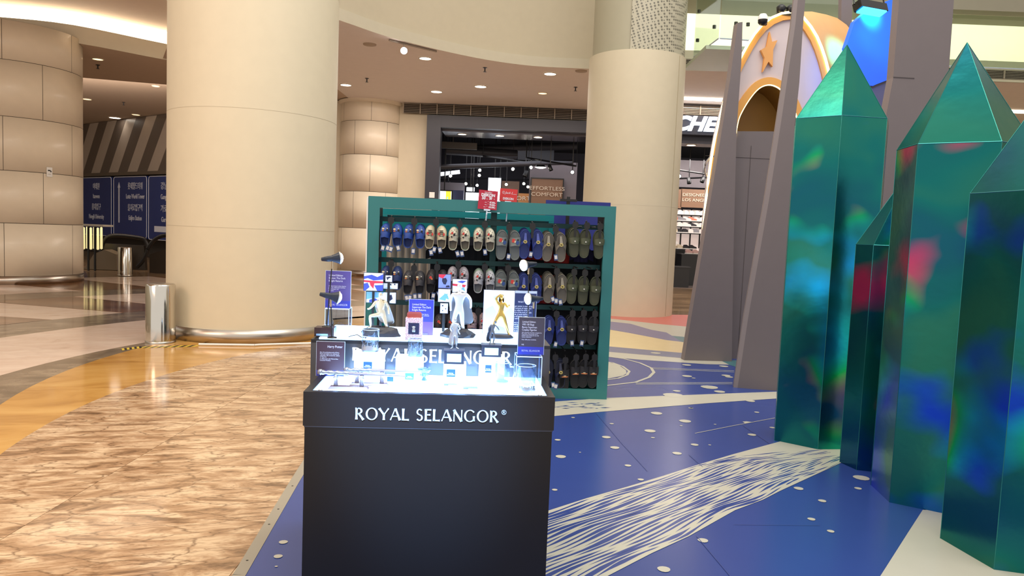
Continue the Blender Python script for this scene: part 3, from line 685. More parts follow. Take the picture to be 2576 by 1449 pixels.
for p_, c_ in ((.42, (20, 98, 110)), (.52, (20, 112, 110)), (.60, (40, 120, 104))): k = cr.elements.new(p_); k.color = rgb(c_)
L(n1.outputs['Fac'], r1.inputs[0])
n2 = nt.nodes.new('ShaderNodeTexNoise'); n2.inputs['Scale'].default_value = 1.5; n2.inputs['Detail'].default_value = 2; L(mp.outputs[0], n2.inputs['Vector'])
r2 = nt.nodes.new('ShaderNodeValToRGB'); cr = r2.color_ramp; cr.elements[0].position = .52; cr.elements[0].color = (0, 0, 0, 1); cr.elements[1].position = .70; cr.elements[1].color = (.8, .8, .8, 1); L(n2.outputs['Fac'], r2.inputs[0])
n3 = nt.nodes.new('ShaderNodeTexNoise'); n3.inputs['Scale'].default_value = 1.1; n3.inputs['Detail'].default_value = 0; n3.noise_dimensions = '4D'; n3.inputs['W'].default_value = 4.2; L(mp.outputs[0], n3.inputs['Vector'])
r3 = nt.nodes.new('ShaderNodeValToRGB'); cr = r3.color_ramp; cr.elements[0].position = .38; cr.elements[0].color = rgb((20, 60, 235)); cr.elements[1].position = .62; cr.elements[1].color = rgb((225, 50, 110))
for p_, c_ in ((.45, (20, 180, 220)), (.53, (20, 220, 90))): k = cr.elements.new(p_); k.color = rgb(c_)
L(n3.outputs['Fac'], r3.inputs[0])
mx = nt.nodes.new('ShaderNodeMixRGB'); L(r2.outputs[0], mx.inputs[0]); L(r1.outputs[0], mx.inputs[1]); L(r3.outputs[0], mx.inputs[2]); L(mx.outputs[0], bs.inputs['Base Color'])  # rainbow reflections of the foil are painted into the base colour
bs.inputs['Metallic'].default_value = .85; bs.inputs['Roughness'].default_value = .22; bs.inputs['Thin Film Thickness'].default_value = 330; bs.inputs['Thin Film IOR'].default_value = 1.5
n4 = nt.nodes.new('ShaderNodeTexNoise'); n4.inputs['Scale'].default_value = 7; n4.inputs['Detail'].default_value = 3; L(mp.outputs[0], n4.inputs['Vector'])
bu = nt.nodes.new('ShaderNodeBump'); bu.inputs['Strength'].default_value = .06; bu.inputs['Distance'].default_value = .02; L(n4.outputs['Fac'], bu.inputs['Height']); L(bu.outputs[0], bs.inputs['Normal'])
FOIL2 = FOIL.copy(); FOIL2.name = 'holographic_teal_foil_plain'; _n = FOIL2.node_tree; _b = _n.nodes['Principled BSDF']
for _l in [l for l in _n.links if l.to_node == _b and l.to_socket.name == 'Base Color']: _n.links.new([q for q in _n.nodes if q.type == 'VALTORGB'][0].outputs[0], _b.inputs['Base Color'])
SEAMT = M('crystal_seam_tape', (50, 132, 130), .25, .8)
def crystal(base, zs, tip, label):
    base = [Vector((p[0], p[1], 0)) for p in base]; c = sum(base, Vector()) / len(base)
    t = thing('crystal', label, 'crystal', tuple(c), 0, 'green foil crystals')
    L_ = [p - c for p in base]; n_ = len(L_); tip = Vector(tip) - c
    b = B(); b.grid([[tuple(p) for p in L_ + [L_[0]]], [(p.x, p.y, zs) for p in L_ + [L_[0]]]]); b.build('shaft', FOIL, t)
    b = B()
    for i in range(n_):
        p, q = L_[i], L_[(i + 1) % n_]; b.face([(p.x, p.y, zs), (q.x, q.y, zs), tuple(tip)])
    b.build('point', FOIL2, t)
    b = B()
    for i in range(n_):
        p, q = L_[i], L_[(i + 1) % n_]; b.tube([tuple(p), (p.x, p.y, zs)], .002, 4); b.tube([(p.x, p.y, zs), tuple(tip)], .002, 4); b.tube([(p.x, p.y, zs), (q.x, q.y, zs)], .003, 4)
    b.build('edge_tape', SEAMT, t)
    return t
def hexa(p, q, side_):                        # hexagon having the directed edge p->q (counter-clockwise) as one side
    v = Vector((q[0] - p[0], q[1] - p[1])).normalized() * side_; pts = [Vector(p[:2])]
    for k in range(5): a = k * pi / 3; pts.append(pts[-1] + Vector((v.x * cos(a) - v.y * sin(a), v.x * sin(a) + v.y * cos(a))))
    return [(x.x, x.y, 0) for x in pts]
def ztop(base_pt, py):                        # height of a vertical edge standing on base_pt where it crosses image row py
    lo, hi = 0, 6
    for _ in range(40):
        z = (lo + hi) / 2; v = Vector((base_pt[0], base_pt[1], z - HGT)); d = v.dot(Vector(_fw)); yy = 724.5 - FPX * v.dot(Vector(_U)) / d
        if yy > py: lo = z
        else: hi = z
    return lo
c1a, c1b = g(1948, 1110), g(2057, 1133)
c1c = (c1b[0] + .345, c1b[1] + .05, 0)
h1 = [c1a, c1b, c1c, (c1c[0] + .15, c1c[1] + .28, 0), (c1c[0] - .1, c1c[1] + .52, 0), (c1a[0] + .12, c1a[1] + .34, 0)]
mid = sum((Vector(p) for p in h1), Vector()) / 6
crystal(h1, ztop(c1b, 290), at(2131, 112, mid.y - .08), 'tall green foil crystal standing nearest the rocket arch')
c2a, c2b = g(2112, 1165), g(2195, 1203)
h2 = hexa(c2a, c2b, .165); m2 = sum((Vector(p) for p in h2), Vector()) / 6
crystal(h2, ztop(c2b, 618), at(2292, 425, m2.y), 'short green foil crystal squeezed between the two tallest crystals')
c3a, c3b, c3c = g(2190, 1222), g(2237, 1266), g(2372, 1295)
h3 = [c3a, c3b, (c3b[0] + (c3c[0] - c3b[0]) * 1.45, c3b[1] + (c3c[1] - c3b[1]) * 1.45, 0)]
e = Vector(h3[2]); h3 += [(e.x + .30, e.y + .17, 0), (e.x + .30, e.y + .52, 0), (c3a[0] + .18, c3a[1] + .26, 0)]
m3 = sum((Vector(p) for p in h3), Vector()) / 6
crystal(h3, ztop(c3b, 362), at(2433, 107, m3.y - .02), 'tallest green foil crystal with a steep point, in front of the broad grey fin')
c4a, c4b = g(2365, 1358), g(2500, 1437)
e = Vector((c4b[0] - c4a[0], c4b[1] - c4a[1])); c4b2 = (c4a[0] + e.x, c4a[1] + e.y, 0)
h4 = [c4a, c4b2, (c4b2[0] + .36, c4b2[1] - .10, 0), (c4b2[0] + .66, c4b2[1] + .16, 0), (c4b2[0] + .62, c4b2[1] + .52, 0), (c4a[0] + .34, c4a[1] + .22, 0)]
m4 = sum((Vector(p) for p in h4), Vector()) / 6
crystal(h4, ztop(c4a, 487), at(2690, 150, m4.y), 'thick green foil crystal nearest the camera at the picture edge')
# ------------------------------------------------------------------ lit display counter
YAW = radians(4.3); CO = (-.784, 2.7815)
def c2w(x, y, z=0): return (CO[0] + cos(YAW) * x - sin(YAW) * y, CO[1] + sin(YAW) * x + cos(YAW) * y, z)
def con(px, py, y0):                          # counter coordinates (x, z) seen at a pixel on the plane y = y0
    d = sight(px, py); dx, dy = cos(YAW) * d[0] + sin(YAW) * d[1], -sin(YAW) * d[0] + cos(YAW) * d[1]
    cx, cy = cos(YAW) * -CO[0] + sin(YAW) * -CO[1], sin(YAW) * CO[0] - cos(YAW) * CO[1]
    t = (y0 - cy) / dy; return cx + dx * t, HGT + d[2] * t
YR = .409; ZL = .855; ZR = 1.005; YB = .86; W = .974
GLOW = M('lit_acrylic', (168, 208, 255), es=8.0)
BLK = M('counter_black', (32, 31, 35), .38)
LET = M('letter_silver', (206, 208, 220), .35)
LETG = M('letter_white', (240, 244, 255), .4, es=.6)
_T = dict(R=1, O=1, Y=1, A=1, L=1, S=1, E=1, N=1, G=1)
def glyphs(word, h, th, thin, m, parent, loc, width=None, name='letter'):
    """flared display capitals built stroke by stroke; each letter one mesh"""
    def st(b, x0, z0, x1, z1, w0, w1=None, fl=1.35):
        w1 = w0 if w1 is None else w1; d = Vector((x1 - x0, z1 - z0)); l = d.length; d /= l; q = Vector((-d.y, d.x)); A_, B_ = [], []
        for k in range(5):
            t = k / 4; ww = (w0 + (w1 - w0) * t) / 2 * (1 + (fl - 1) * (abs(2 * t - 1) ** 2.2)); c = Vector((x0, z0)) + d * l * t
            A_.append(tuple(c + q * ww)); B_.append(tuple(c - q * ww))
        b.vpoly(A_ + B_[::-1], -th, 0)
    def arc(b, cx, cz, rx, rz_, a0, a1, wmax, wmin, n_=18):
        O_, I_ = [], []
        for k in range(n_ + 1):
            a = radians(a0 + (a1 - a0) * k / n_); ww = wmin + (wmax - wmin) * abs(cos(a)) ** 1.3
            O_.append((cx + rx * cos(a), cz + rz_ * sin(a))); I_.append((cx + (rx - ww) * cos(a), cz + (rz_ - ww * .8) * sin(a)))
        for k in range(n_): b.vpoly([O_[k], O_[k + 1], I_[k + 1], I_[k]], -th, 0)
    S_, T_ = h * .155, h * .075
    adv = dict(R=.74, O=.98, Y=.80, A=.84, L=.62, S=.60, E=.58, N=.80, G=.94)
    x = 0; items = []
    for ch in word:
        if ch == ' ': x += h * .42; continue
        b = B(); wv = adv[ch] * h
        if ch in 'RE L'.replace(' ', ''): st(b, x + .12 * h, 0, x + .12 * h, h, S_)
        if ch == 'R':
            arc(b, x + .26 * h, .74 * h, .32 * h, .26 * h, -90, 90, S_, T_); st(b, x + .12 * h, h - T_ / 2, x + .28 * h, h - T_ / 2, T_, fl=1); st(b, x + .12 * h, .5 * h, x + .28 * h, .5 * h, T_, fl=1); st(b, x + .30 * h, .5 * h, x + .66 * h, -.03 * h, S_ * .8, S_)
        elif ch == 'O': arc(b, x + .49 * h, .5 * h, .47 * h, .53 * h, 0, 360, S_, T_, 30)
        elif ch == 'Y': st(b, x + .02 * h, h, x + .39 * h, .45 * h, S_, S_ * .8); st(b, x + .74 * h, h, x + .40 * h, .45 * h, T_ * 1.3, T_); st(b, x + .39 * h, .48 * h, x + .39 * h, 0, S_)
        elif ch == 'A': st(b, x + .04 * h, 0, x + .40 * h, h, T_, T_); st(b, x + .78 * h, 0, x + .42 * h, h, S_, S_ * .8); st(b, x + .2 * h, .33 * h, x + .62 * h, .33 * h, T_, fl=1)
        elif ch == 'L': st(b, x + .12 * h, T_ / 2, x + .58 * h, T_ / 2, T_, T_ * 1.4)
        elif ch == 'E':
            for zz, e_ in ((T_ / 2, .56), (.52 * h, .48), (h - T_ / 2, .54)): st(b, x + .12 * h, zz, x + e_ * h, zz, T_, T_ * 1.3)
        elif ch == 'N': st(b, x + .1 * h, 0, x + .1 * h, h, T_ * 1.1); st(b, x + .08 * h, h, x + .7 * h, 0, S_, S_); st(b, x + .7 * h, 0, x + .7 * h, h, T_ * 1.1)
        elif ch == 'S':
            arc(b, x + .29 * h, .755 * h, .24 * h, .265 * h, 35, 270, S_ * .8, T_ * 1.2); arc(b, x + .29 * h, .255 * h, .27 * h, .275 * h, -145, 90, S_ * .9, T_ * 1.2)
        elif ch == 'G':
            arc(b, x + .49 * h, .5 * h, .47 * h, .53 * h, 42, 318, S_, T_, 26); st(b, x + .80 * h, .06 * h, x + .80 * h, .46 * h, S_ * .9)
        items.append((b, x)); x += wv + h * .07
    sx = (width / x) if width else 1
    for b, _x in items:
        b.v = [(loc[0] + v[0] * sx, loc[1] + v[1], loc[2] + v[2]) for v in b.v]; b.build(name, m, parent)
    return x * sx
BLKC_ = M('counter_black_low', (20, 19, 21), .42)  # darker copy of the counter black, painting the fade below the glare
ctr = thing('display_counter', 'black counter with a glowing white top and silver lettering, nearest the camera', 'counter', c2w(0, 0), YAW)
b = B(); b.box(.006, W - .006, .004, YR, 0, .722); b.build('cabinet', BLKC_, ctr)
b = B(); b.box(0, W, 0, YR - .002, .727, .842); lbx = b.build('light_box', BLK, ctr)
b = B(); b.box(.004, W - .004, .002, YR - .004, .7215, .7275); b.build('shadow_joint', M('joint_light', (70, 74, 86), .4), ctr)
b = B()
for (x0, x1, y0, y1) in ((0, W, 0, .028), (0, .03, .028, YR - .002), (W - .03, W, .028, YR - .002)): b.box(x0, x1, y0, y1, .8421, .86)
b.build('top_frame', BLK, ctr)
b = B(); b.box(.031, W - .031, .029, YR - .002, .8425, ZL); b.build('lit_top', GLOW, ctr)
b = B()
for x in (.055, W - .055): b.lathe([(0, .004), (.008, .003), (.009, 0)], (x, .05, ZL), 12)
b.build('stud', STEEL, ctr, True)
x0, z0 = con(893, 1053, 0); x1, _ = con(1257, 1055, 0); zt = con(1000, 1019, 0)[1]
glyphs('ROYAL SELANGOR', .045, .004, 0, LET, lbx, (x0, -.0005, z0 - .002), x1 - x0)
text('®', (x1 + .006, -.001, z0 + .028), .026, LET, lbx, name='registered_mark')
# ------------------------------------------------------------------ raised plinth behind
XR0, XR1 = -.055, 1.0
ris = thing('display_plinth', 'taller black plinth with glowing top and white lettering behind the counter', 'counter', c2w(0, YR + .004), YAW)
b = B(); b.box(XR0, XR1, 0, YB - YR, 0, .985); rcb = b.build('cabinet', M('plinth_black', (40, 42, 50), .3, spec=1.0, coat=.6), ris)
b = B()
for (xa, xb, ya, yb) in ((XR0, XR1, 0, .02), (XR0, XR0 + .03, .02, YB - YR), (XR1 - .03, XR1, .02, YB - YR)): b.box(xa, xb, ya, yb, .9851, 1.0)
b.build('top_frame', BLK, ris)
b = B(); b.box(XR0 + .031, XR1 - .031, .021, YB - YR, .9852, ZR); b.build('lit_top', GLOW, ris)
xa, za = con(885, 912, YR); xb, zb = con(1290, 914, YR); zt = con(1100, 882, YR)[1]
glyphs('ROYAL SELANGOR', .058, .004, 0, LETG, rcb, (xa, -.0005, con(1080, 912, YR)[1]), xb - xa)
# ------------------------------------------------------------------ things on the two lit tops
CLEAR = GLASS('clear_acrylic', (236, 242, 250), .18, .04)
TUMBLER = GLASS('tumbler_glass', (232, 240, 248), .3, .06)
EDGEC = M('acrylic_edge', (210, 226, 245), .2, spec=.8)
PEWTER = M('pewter', (196, 198, 202), .28, .9, noise=(9, .12))
PEWDK = M('dark_bronze_resin', (38, 38, 44), .45, bump=.5, noise=(14, .25))
GILT = M('gilded_pewter', (205, 170, 92), .3, .9)
WBLOCK = M('white_block', (238, 240, 244), .4)
CARDB = M('card_blue', (34, 74, 190), .4)
def place(px, py, y0): x, z = con(px, py, y0); return x, z
def block(x, y, w_, d, h, label, card=True, z=ZL):
    t = thing('display_block', label, 'display block', c2w(x, y, z), YAW, 'white blocks on the lit counter')
    b = B(); b.box(-w_ / 2, w_ / 2, -d / 2, d / 2, 0, h); b.build('body', WBLOCK, t); return t
def card(x, y, z, w_, h, label, m=CARDB, txt='ROYAL\nSELANGOR'):
    t = thing('name_card', label, 'card', c2w(x, y, z), YAW, 'small name cards on the counter')
    b = B(); b.box(-w_ / 2, w_ / 2, -.0015, .0015, 0, h); b.build('card_sheet', m, t)
    text(txt, (0, -.002, h * .42), h * .2, LETG, t, align='CENTER', ex=.0003); return t
x, z = con(928, 926, .34); block(x, .365, .125, .07, con(928, 885, .33)[1] - ZL, 'white block on the lit counter under the tumbler with a pewter emblem')
x2, _ = con(1030, 930, .34); block(x2, .362, .118, .07, con(1030, 897, .33)[1] - ZL, 'white block on the lit counter under the red patterned gift box')
x3, _ = con(1143, 960, .24); block(x3, .27, .095, .085, con(1143, 916, .235)[1] - ZL, 'white block on the lit counter carrying the pewter statuette in the middle')
x4, _ = con(1237, 940, .31); block(x4, .345, .11, .08, con(1237, 898, .305)[1] - ZL, 'white block on the lit counter carrying the statuette beside the sign')
xx, zz = con(925, 927, .325); card(xx, .322, zz, .036, .029, 'blue name card leaning on the block under the emblem tumbler')
xx, zz = con(1030, 946, .30); card(xx, .30, ZL, .037, .028, 'pale blue name card below the red patterned gift box', M('card_cyan', (60, 150, 210), .4))
xx, zz = con(1134, 948, .22); card(xx, .222, max(zz, ZL), .036, .031, 'blue name card on the block of the middle statuette')
xx, zz = con(1228, 937, .30); card(xx, .299, zz, .026, .032, 'narrow blue name card on the block beside the glass mug')
xx, zz = con(982, 940, .25); t = card(xx, .25, ZL, .026, .02, 'tiny blue card lying behind the wand stands', CARDB, ' ')
def flatcard(px, py, w_, d, label):
    P_ = g(px, py, ZL); t = thing('price_card', label, 'card', (P_[0], P_[1], ZL), YAW + .05, 'small price cards lying flat')
    b = B(); b.box(-w_ / 2, w_ / 2, -d / 2, d / 2, 0.0005, .0025); b.build('card_sheet', M('card_pale_blue', (120, 160, 225), .5), t)
    b = B(); b.box(-w_ / 2, -w_ / 6, -d / 2 - .008, -d / 2 - .001, .0005, .0025); b.build('printed_strip', CARDB, t)
flatcard(1133, 967, .055, .03, 'pale blue price card lying flat below the middle statuette')
flatcard(1183, 976, .06, .033, 'pale blue price card lying flat nearest the front edge of the counter')

def tumbler(x, y, z, r, h, label, name='glass_tumbler', handle=False, emblem=True, cat='glass'):
    t = thing(name, label, cat, c2w(x, y, z), YAW, 'drinking glasses on the counter')
    b = B(); b.lathe([(0, .001), (r * .9, .001), (r, .006), (r, h)], (0, 0, 0), 28); b.lathe([(r - .0025, h), (r - .0025, .012), (0, .012)], (0, 0, 0), 28); b.build('body', TUMBLER, t, True)
    b = B(); b.tube([((r - .001) * cos(a), (r - .001) * sin(a), h) for a in [2 * pi * k / 28 for k in range(28)]], .0016, 6, 0, True); b.build('rim', EDGEC, t, True)
    b = B(); b.lathe([(0, .0005), (r * .82, .0005), (r * .86, .008), (r * .6, .011), (0, .0115)], (0, 0, 0), 24); b.build('thick_base', M('glass_base', (150, 178, 214), .15, spec=.8), t, True)
    if emblem:
        b = B(); k = 14
        for i in range(k):
            a = -pi / 2 + (i / (k - 1) - .5) * 1.9; hh = .012 + .012 * abs(sin(i * 1.7)); b.cbox(((r + .0015) * cos(a), (r + .0015) * sin(a), .008 + hh / 2), (r * .16, .004, hh), 0, a + pi / 2)
        b.build('pewter_relief', PEWTER, t)
    if handle:
        b = B(); b.tube([(r, 0, h * .8), (r + .018, 0, h * .78), (r + .022, 0, h * .5), (r + .014, 0, h * .22), (r, 0, h * .2)], .004, 8); b.build('handle', EDGEC, t, True)
    return t
xx, z1 = con(931, 889, .35); _, zt = con(931, 828, .35); tumbler(xx, .35, con(928, 885, .33)[1], .037, max(zt - con(928, 885, .33)[1], .08), 'clear tumbler with pewter emblem standing on the leftmost white block')
xx, z1 = con(1041, 903, .345); bx = xx
xx, z1 = con(1324, 980, .08); _, zt = con(1324, 922, .08); tumbler(xx, .105, ZL, .039, zt - ZL, 'large clear tumbler with relief base at the front corner of the counter')
xx, z1 = con(1264, 946, .27); _, zt = con(1264, 913, .27); tumbler(xx, .285, ZL, .032, max(zt - ZL, .06), 'clear glass mug beside the acrylic riser', 'glass_mug', True, False, 'mug')
xx, z1 = con(1044, 905, .345)
tumbler(xx, .352, con(1030, 897, .33)[1], .034, .075, 'tall clear tumbler on the white block in front of the gift box', emblem=False)
# gift box of red patterned card with a window, standing on the plinth edge
RED_P = bpy.data.materials.new('red_dashes_card'); RED_P.use_nodes = True; nt = RED_P.node_tree; bs = nt.nodes['Principled BSDF']
tc = nt.nodes.new('ShaderNodeTexCoord'); mpn = nt.nodes.new('ShaderNodeMapping'); mpn.inputs['Rotation'].default_value = (0, .7, 0); mpn.inputs['Scale'].default_value = (260, 1, 620); wv = nt.nodes.new('ShaderNodeTexNoise'); wv.inputs['Scale'].default_value = 1
nt.links.new(tc.outputs['Object'], mpn.inputs[0]); nt.links.new(mpn.outputs[0], wv.inputs['Vector']); rp = nt.nodes.new('ShaderNodeValToRGB'); rp.color_ramp.elements[0].position = .48; rp.color_ramp.elements[0].color = rgb((238, 226, 226)); rp.color_ramp.elements[1].position = .54; rp.color_ramp.elements[1].color = rgb((196, 92, 88))
nt.links.new(wv.outputs['Fac'], rp.inputs[0]); nt.links.new(rp.outputs[0], bs.inputs['Base Color'])
xl, zt = con(1020, 800, .42); xr, zb = con(1061, 852, .42); ztop_ = con(1041, 786, .42)[1]
t = thing('gift_box', 'red and white patterned gift box with a dark window on the plinth', 'box', c2w((xl + xr) / 2, .45, ZR), YAW)
bw_, bh = (xr - xl), zt - ZR
b = B(); b.box(-bw_ / 2, bw_ / 2, -.022, .022, 0, bh); b.build('carton', RED_P, t)
b = B(); b.vpoly([(-bw_ * .44, bh), (bw_ * .44, bh), (bw_ * .44, ztop_ - ZR - .008), (bw_ * .36, ztop_ - ZR), (-bw_ * .36, ztop_ - ZR), (-bw_ * .44, ztop_ - ZR - .008)], -.001, .001); b.build('hang_tab', M('tab_red', (188, 96, 92), .5), t)
b = B(); b.box(-bw_ * .32, bw_ * .32, -.0235, -.0222, bh * .28, bh * .78); b.build('window', M('window_dark', (34, 38, 66), .3), t)
b = B(); b.lathe([(0, 0), (.007, 0), (.008, .01), (.005, .018), (.009, .026), (0, .028)], (0, -.0235, bh * .36), 12, sy=.3); b.build('emblem', PEWTER, t, True)
# silver cup with a pointed stem near the middle
P_ = g(1066, 958, ZL)
t = thing('pewter_cup', 'small dark pewter cup with pointed stem beside the wand stands', 'cup', (P_[0], P_[1] + .01, ZL), YAW)
CUPB = M('cup_steel_blue', (110, 150, 205), .25, .8)
b = B(); b.lathe([(0, .052), (.03, .052), (.029, .048), (.02, .034), (.007, .03), (.006, .012), (.012, .002), (.012, 0), (0, 0)], (0, 0, 0), 20); b.build('bowl', CUPB, t, True)
b = B()
for a in range(6): b.cbox((.015 * cos(a * pi / 3), .015 * sin(a * pi / 3), .024), (.006, .006, .008), 0, a)
b.build('ornament', CUPB, t)
# two wands on wooden stands
WOODR = M('stand_rosewood', (120, 84, 78), .35); SILV = M('stand_silver', (200, 200, 210), .25, .8); WANDM = M('wand_silver_bronze', (150, 150, 160), .3, .85, noise=(40, .3))
def wand(px0, py0, px1, py1, y0, bx0, bx1, bpy, label, lab2):
    xa, _ = con(bx0, bpy, y0); xb, _ = con(bx1, bpy, y0); L_ = xb - xa; xc = (xa + xb) / 2
    t = thing('wand_stand', label, 'stand', c2w(xc, y0, ZL), YAW, 'wand stands')
    b = B(); b.prism([(-L_ / 2, -.022, 0), (L_ / 2, -.022, 0), (L_ / 2, .022, 0), (-L_ / 2, .022, 0)], [(-L_ / 2 + .008, -.016, .009), (L_ / 2 - .008, -.016, .009), (L_ / 2 - .008, .016, .009), (-L_ / 2 + .008, .016, .009)]); b.build('base', WOODR, t)
    wx0, wz0 = con(px0, py0, y0); wx1, wz1 = con(px1, py1, y0)
    for k in (-.32, .32):
        xp = k * L_; zt = wz0 + (wz1 - wz0) * ((xc + xp) - wx0) / (wx1 - wx0) - ZL - .006
        b = B(); b.lathe([(0, .009), (.009, .009), (.008, zt * .7), (.011, zt * .74), (.011, zt * .8), (.006, zt * .86), (.009, zt), (0, zt)], (xp, 0, 0), 14); b.build('post', SILV, t, True)
    t2 = thing('wand', lab2, 'wand', c2w(wx0, y0, wz0), YAW, 'ornate wands')
    d = Vector((wx1 - wx0, 0, wz1 - wz0)); n_ = 30; pts, rr = [], []
    for i in range(n_ + 1):
        f = i / n_; pts.append(tuple(d * f)); rr.append((.0085 + .0025 * sin(i * 2.3) if f < .32 else   .0065 * (1 - f) + .0028))
    b = B(); b.tube(pts[:11], rr[:11], 10); b.build('handle', WANDM, t2, True)
    b = B(); b.tube(pts[10:], rr[10:], 8); b.build('shaft', M('wand_shaft', (130, 112, 120), .35, .5), t2, True)
    b = B(); b.lathe([(0, -.012), (.012, -.006), (.013, .004), (.006, .012), (0, .012)], (0, 0, 0), 12); b.build('pommel', WANDM, t2, True)
wand(806, 936, 1020, 946, .10, 826, 928, 977, 'low wooden wand stand with silver posts nearest the front edge', 'ornate silver handled wand on the front stand')
wand(872, 931, 1060, 934, .17, 880, 978, 966, 'low wooden wand stand behind the other wand stand', 'ornate silver handled wand on the rear stand')
# ---------------- signs
def paper(name, top, bottom, h=None): return None
SIGNP, SIGNB, SIGNK = M('sign_purple', (86, 72, 140), .35), M('sign_royal', (58, 66, 176), .35), M('sign_charcoal', (72, 66, 78), .35)
SIGNR, SIGNM = M('sign_plum', (72, 50, 62), .35), M('sign_violet', (112, 84, 176), .35)
TXW = M('print_white', (232, 228, 240), .5)
def sign(px0, py0, px1, py1, y0, label, bands, texts, z=None, lean=0.0, foot=None):
    """clear sleeve with a printed sheet; bands = (top fraction, bottom fraction, material)"""
    xa, zt = con(px0, py0, y0); xb, zb = con(px1, py1, y0); w_ = xb - xa; zb = z if z is not None else zb; h = zt - zb
    t = thing('acrylic_sign', label, 'sign', c2w((xa + xb) / 2, y0, zb), YAW, 'acrylic signs on the display')
    b = B(); b.box(-w_ / 2 - .002, w_ / 2 + .002, .0016, .004, 0, h + .002); b.build('sleeve', EDGEC, t)
    for f0, f1, m in bands:
        b = B(); b.box(-w_ / 2, w_ / 2, 0, .0015, h * (1 - f1), h * (1 - f0)); b.build('printed_sheet', m, t)
    for s_, fx, fy, k, al in texts:
        text(s_, (-w_ / 2 + w_ * fx, -.0008, h * (1 - fy)), h * k, TXW, t, align=al, ex=.0003, wid=.82)
    if foot:
        b = B(); b.box(-w_ * .3, w_ * .3, -.012, .02, -.001, foot); b.build('foot', CLEAR, t)
    return t
def acryl(px0, px1, pyt, pyb, y0, d, label, zb):
    xa, zt = con(px0, pyt, y0); xb, _ = con(px1, pyt, y0); t = thing('acrylic_riser', label, 'riser', c2w((xa + xb) / 2, y0 + d / 2, zb), YAW, 'clear acrylic risers')
    w_, h = xb - xa, zt - zb; b = B()
    b.box(-w_ / 2, w_ / 2, -d / 2, -d / 2 + .003, 0, h - .0031); b.box(-w_ / 2, w_ / 2, d / 2 - .003, d / 2, 0, h - .0031); b.box(-w_ / 2, -w_ / 2 + .003, -d / 2 + .003, d / 2 - .003, 0, h - .0031); b.box(w_ / 2 - .003, w_ / 2, -d / 2 + .003, d / 2 - .003, 0, h - .0031)
    b.build('walls', CLEAR, t); b = B(); b.box(-w_ / 2, w_ / 2, -d / 2, d / 2, h - .003, h); b.build('top', CLEAR, t)
    b = B(); e_ = .0016
    for x in (-w_ / 2, w_ / 2):
        for y in (-d / 2, d / 2): b.tube([(x, y, 0), (x, y, h)], e_, 4)
    for y in (-d / 2, d / 2): b.tube([(-w_ / 2, y, h), (w_ / 2, y, h)], e_ * 1.3, 4)
    for x in (-w_ / 2, w_ / 2): b.tube([(x, -d / 2, h), (x, d / 2, h)], e_ * 1.3, 4)
    b.build('edge', EDGEC, t); return zb + h
zt1 = acryl(818, 878, 776, 830, .62, .09, 'clear acrylic riser on the plinth behind the desk lamps', ZR)
sign(820, 681, 881, 765, .66, 'purple sign on the clear riser behind the two black lamp heads', [(0, .8, SIGNP), (.8, 1, SIGNB)],
     [('Limited Edition\nBatman The Dark\nKnight Returns', .12, .14, .075, 'LEFT'), ('The latest limited edition figurine\nfrom the collaboration between\nRoyal Selangor and\nthe studio', .12, .42, .042, 'LEFT'), ('ROYAL SELANGOR', .5, .94, .075, 'CENTER')], zt1, foot=.012)
sign(1030, 753, 1089, 830, .60, 'purple sign behind the red patterned gift box on the plinth', [(0, .62, SIGNB), (.62, 1, SIGNM)],
     [('Limited Edition\nSuperman The Dark\nKnight Returns', .12, .16, .078, 'LEFT'), ('The latest limited edition figurine\nfrom the collaboration, worldwide\nedition of 1,000 pieces', .12, .42, .042, 'LEFT')], ZR, foot=.012)
sign(797, 859, 865, 951, .33, 'plum coloured sign leaning at the left end of the lit counter', [(0, .83, SIGNR), (.83, 1, SIGNB)],
     [('Harry Potter', .93, .17, .10, 'RIGHT'), ('Enter the enchanting world of Harry\nPotter and explore our collection of\ncollectibles, desk accessories, replicas\nand figurines.', .12, .32, .045, 'LEFT'), ('A collaboration with Warner Bros.\nConsumer Products.', .12, .51, .045, 'LEFT')], ZL)
zt2 = acryl(1300, 1364, 897, 975, .24, .10, 'clear acrylic riser at the end of the lit counter behind the large tumbler', ZL)
sign(1306, 798, 1367, 887, .30, 'charcoal sign with royal blue foot on the clear riser by the large tumbler', [(0, .79, SIGNK), (.79, 1, SIGNB)],
     [('Limited Edition\nWB 100 Bugs\nBunny Superman\nCosplay Figurine', .13, .14, .072, 'LEFT'), ('DC’s Superhero has been reimagined as\nBugs Bunny. Meticulously cast in\npewter by the artisans for the 100\ncentury celebration.', .13, .42, .04, 'LEFT'), ('Only 1,000 pieces worldwide.', .13, .61, .04, 'LEFT'), ('WB', .13, .75, .05, 'LEFT'), ('ROYAL SELANGOR', .5, .92, .07, 'CENTER')], zt2, foot=.018)
sign(1268, 731, 1345, 858, .80, 'dark blue text panel standing behind the white picture card', [(0, .05, M('panel_light', (196, 202, 214), .4)), (.05, 1, M('panel_dark_blue', (40, 48, 92), .4))],
     [('WHAT IS PEWTER?', .96, .28, .06, 'RIGHT'), ('Royal Selangor pewter is made of tin\nwith small amounts of copper and\nantimony added for strength\nPewter is one of the most versatile\nof metals, it lends itself to a\nvariety of finishes, is fairly\nlustrous and kept bright easily', .5, .38, .05, 'CENTER'), ('Each piece is cast by hand and\npolished by the craftsmen\nusing traditional methods\nand the finest tin\nin every work', .5, .78, .05, 'CENTER')], ZR)
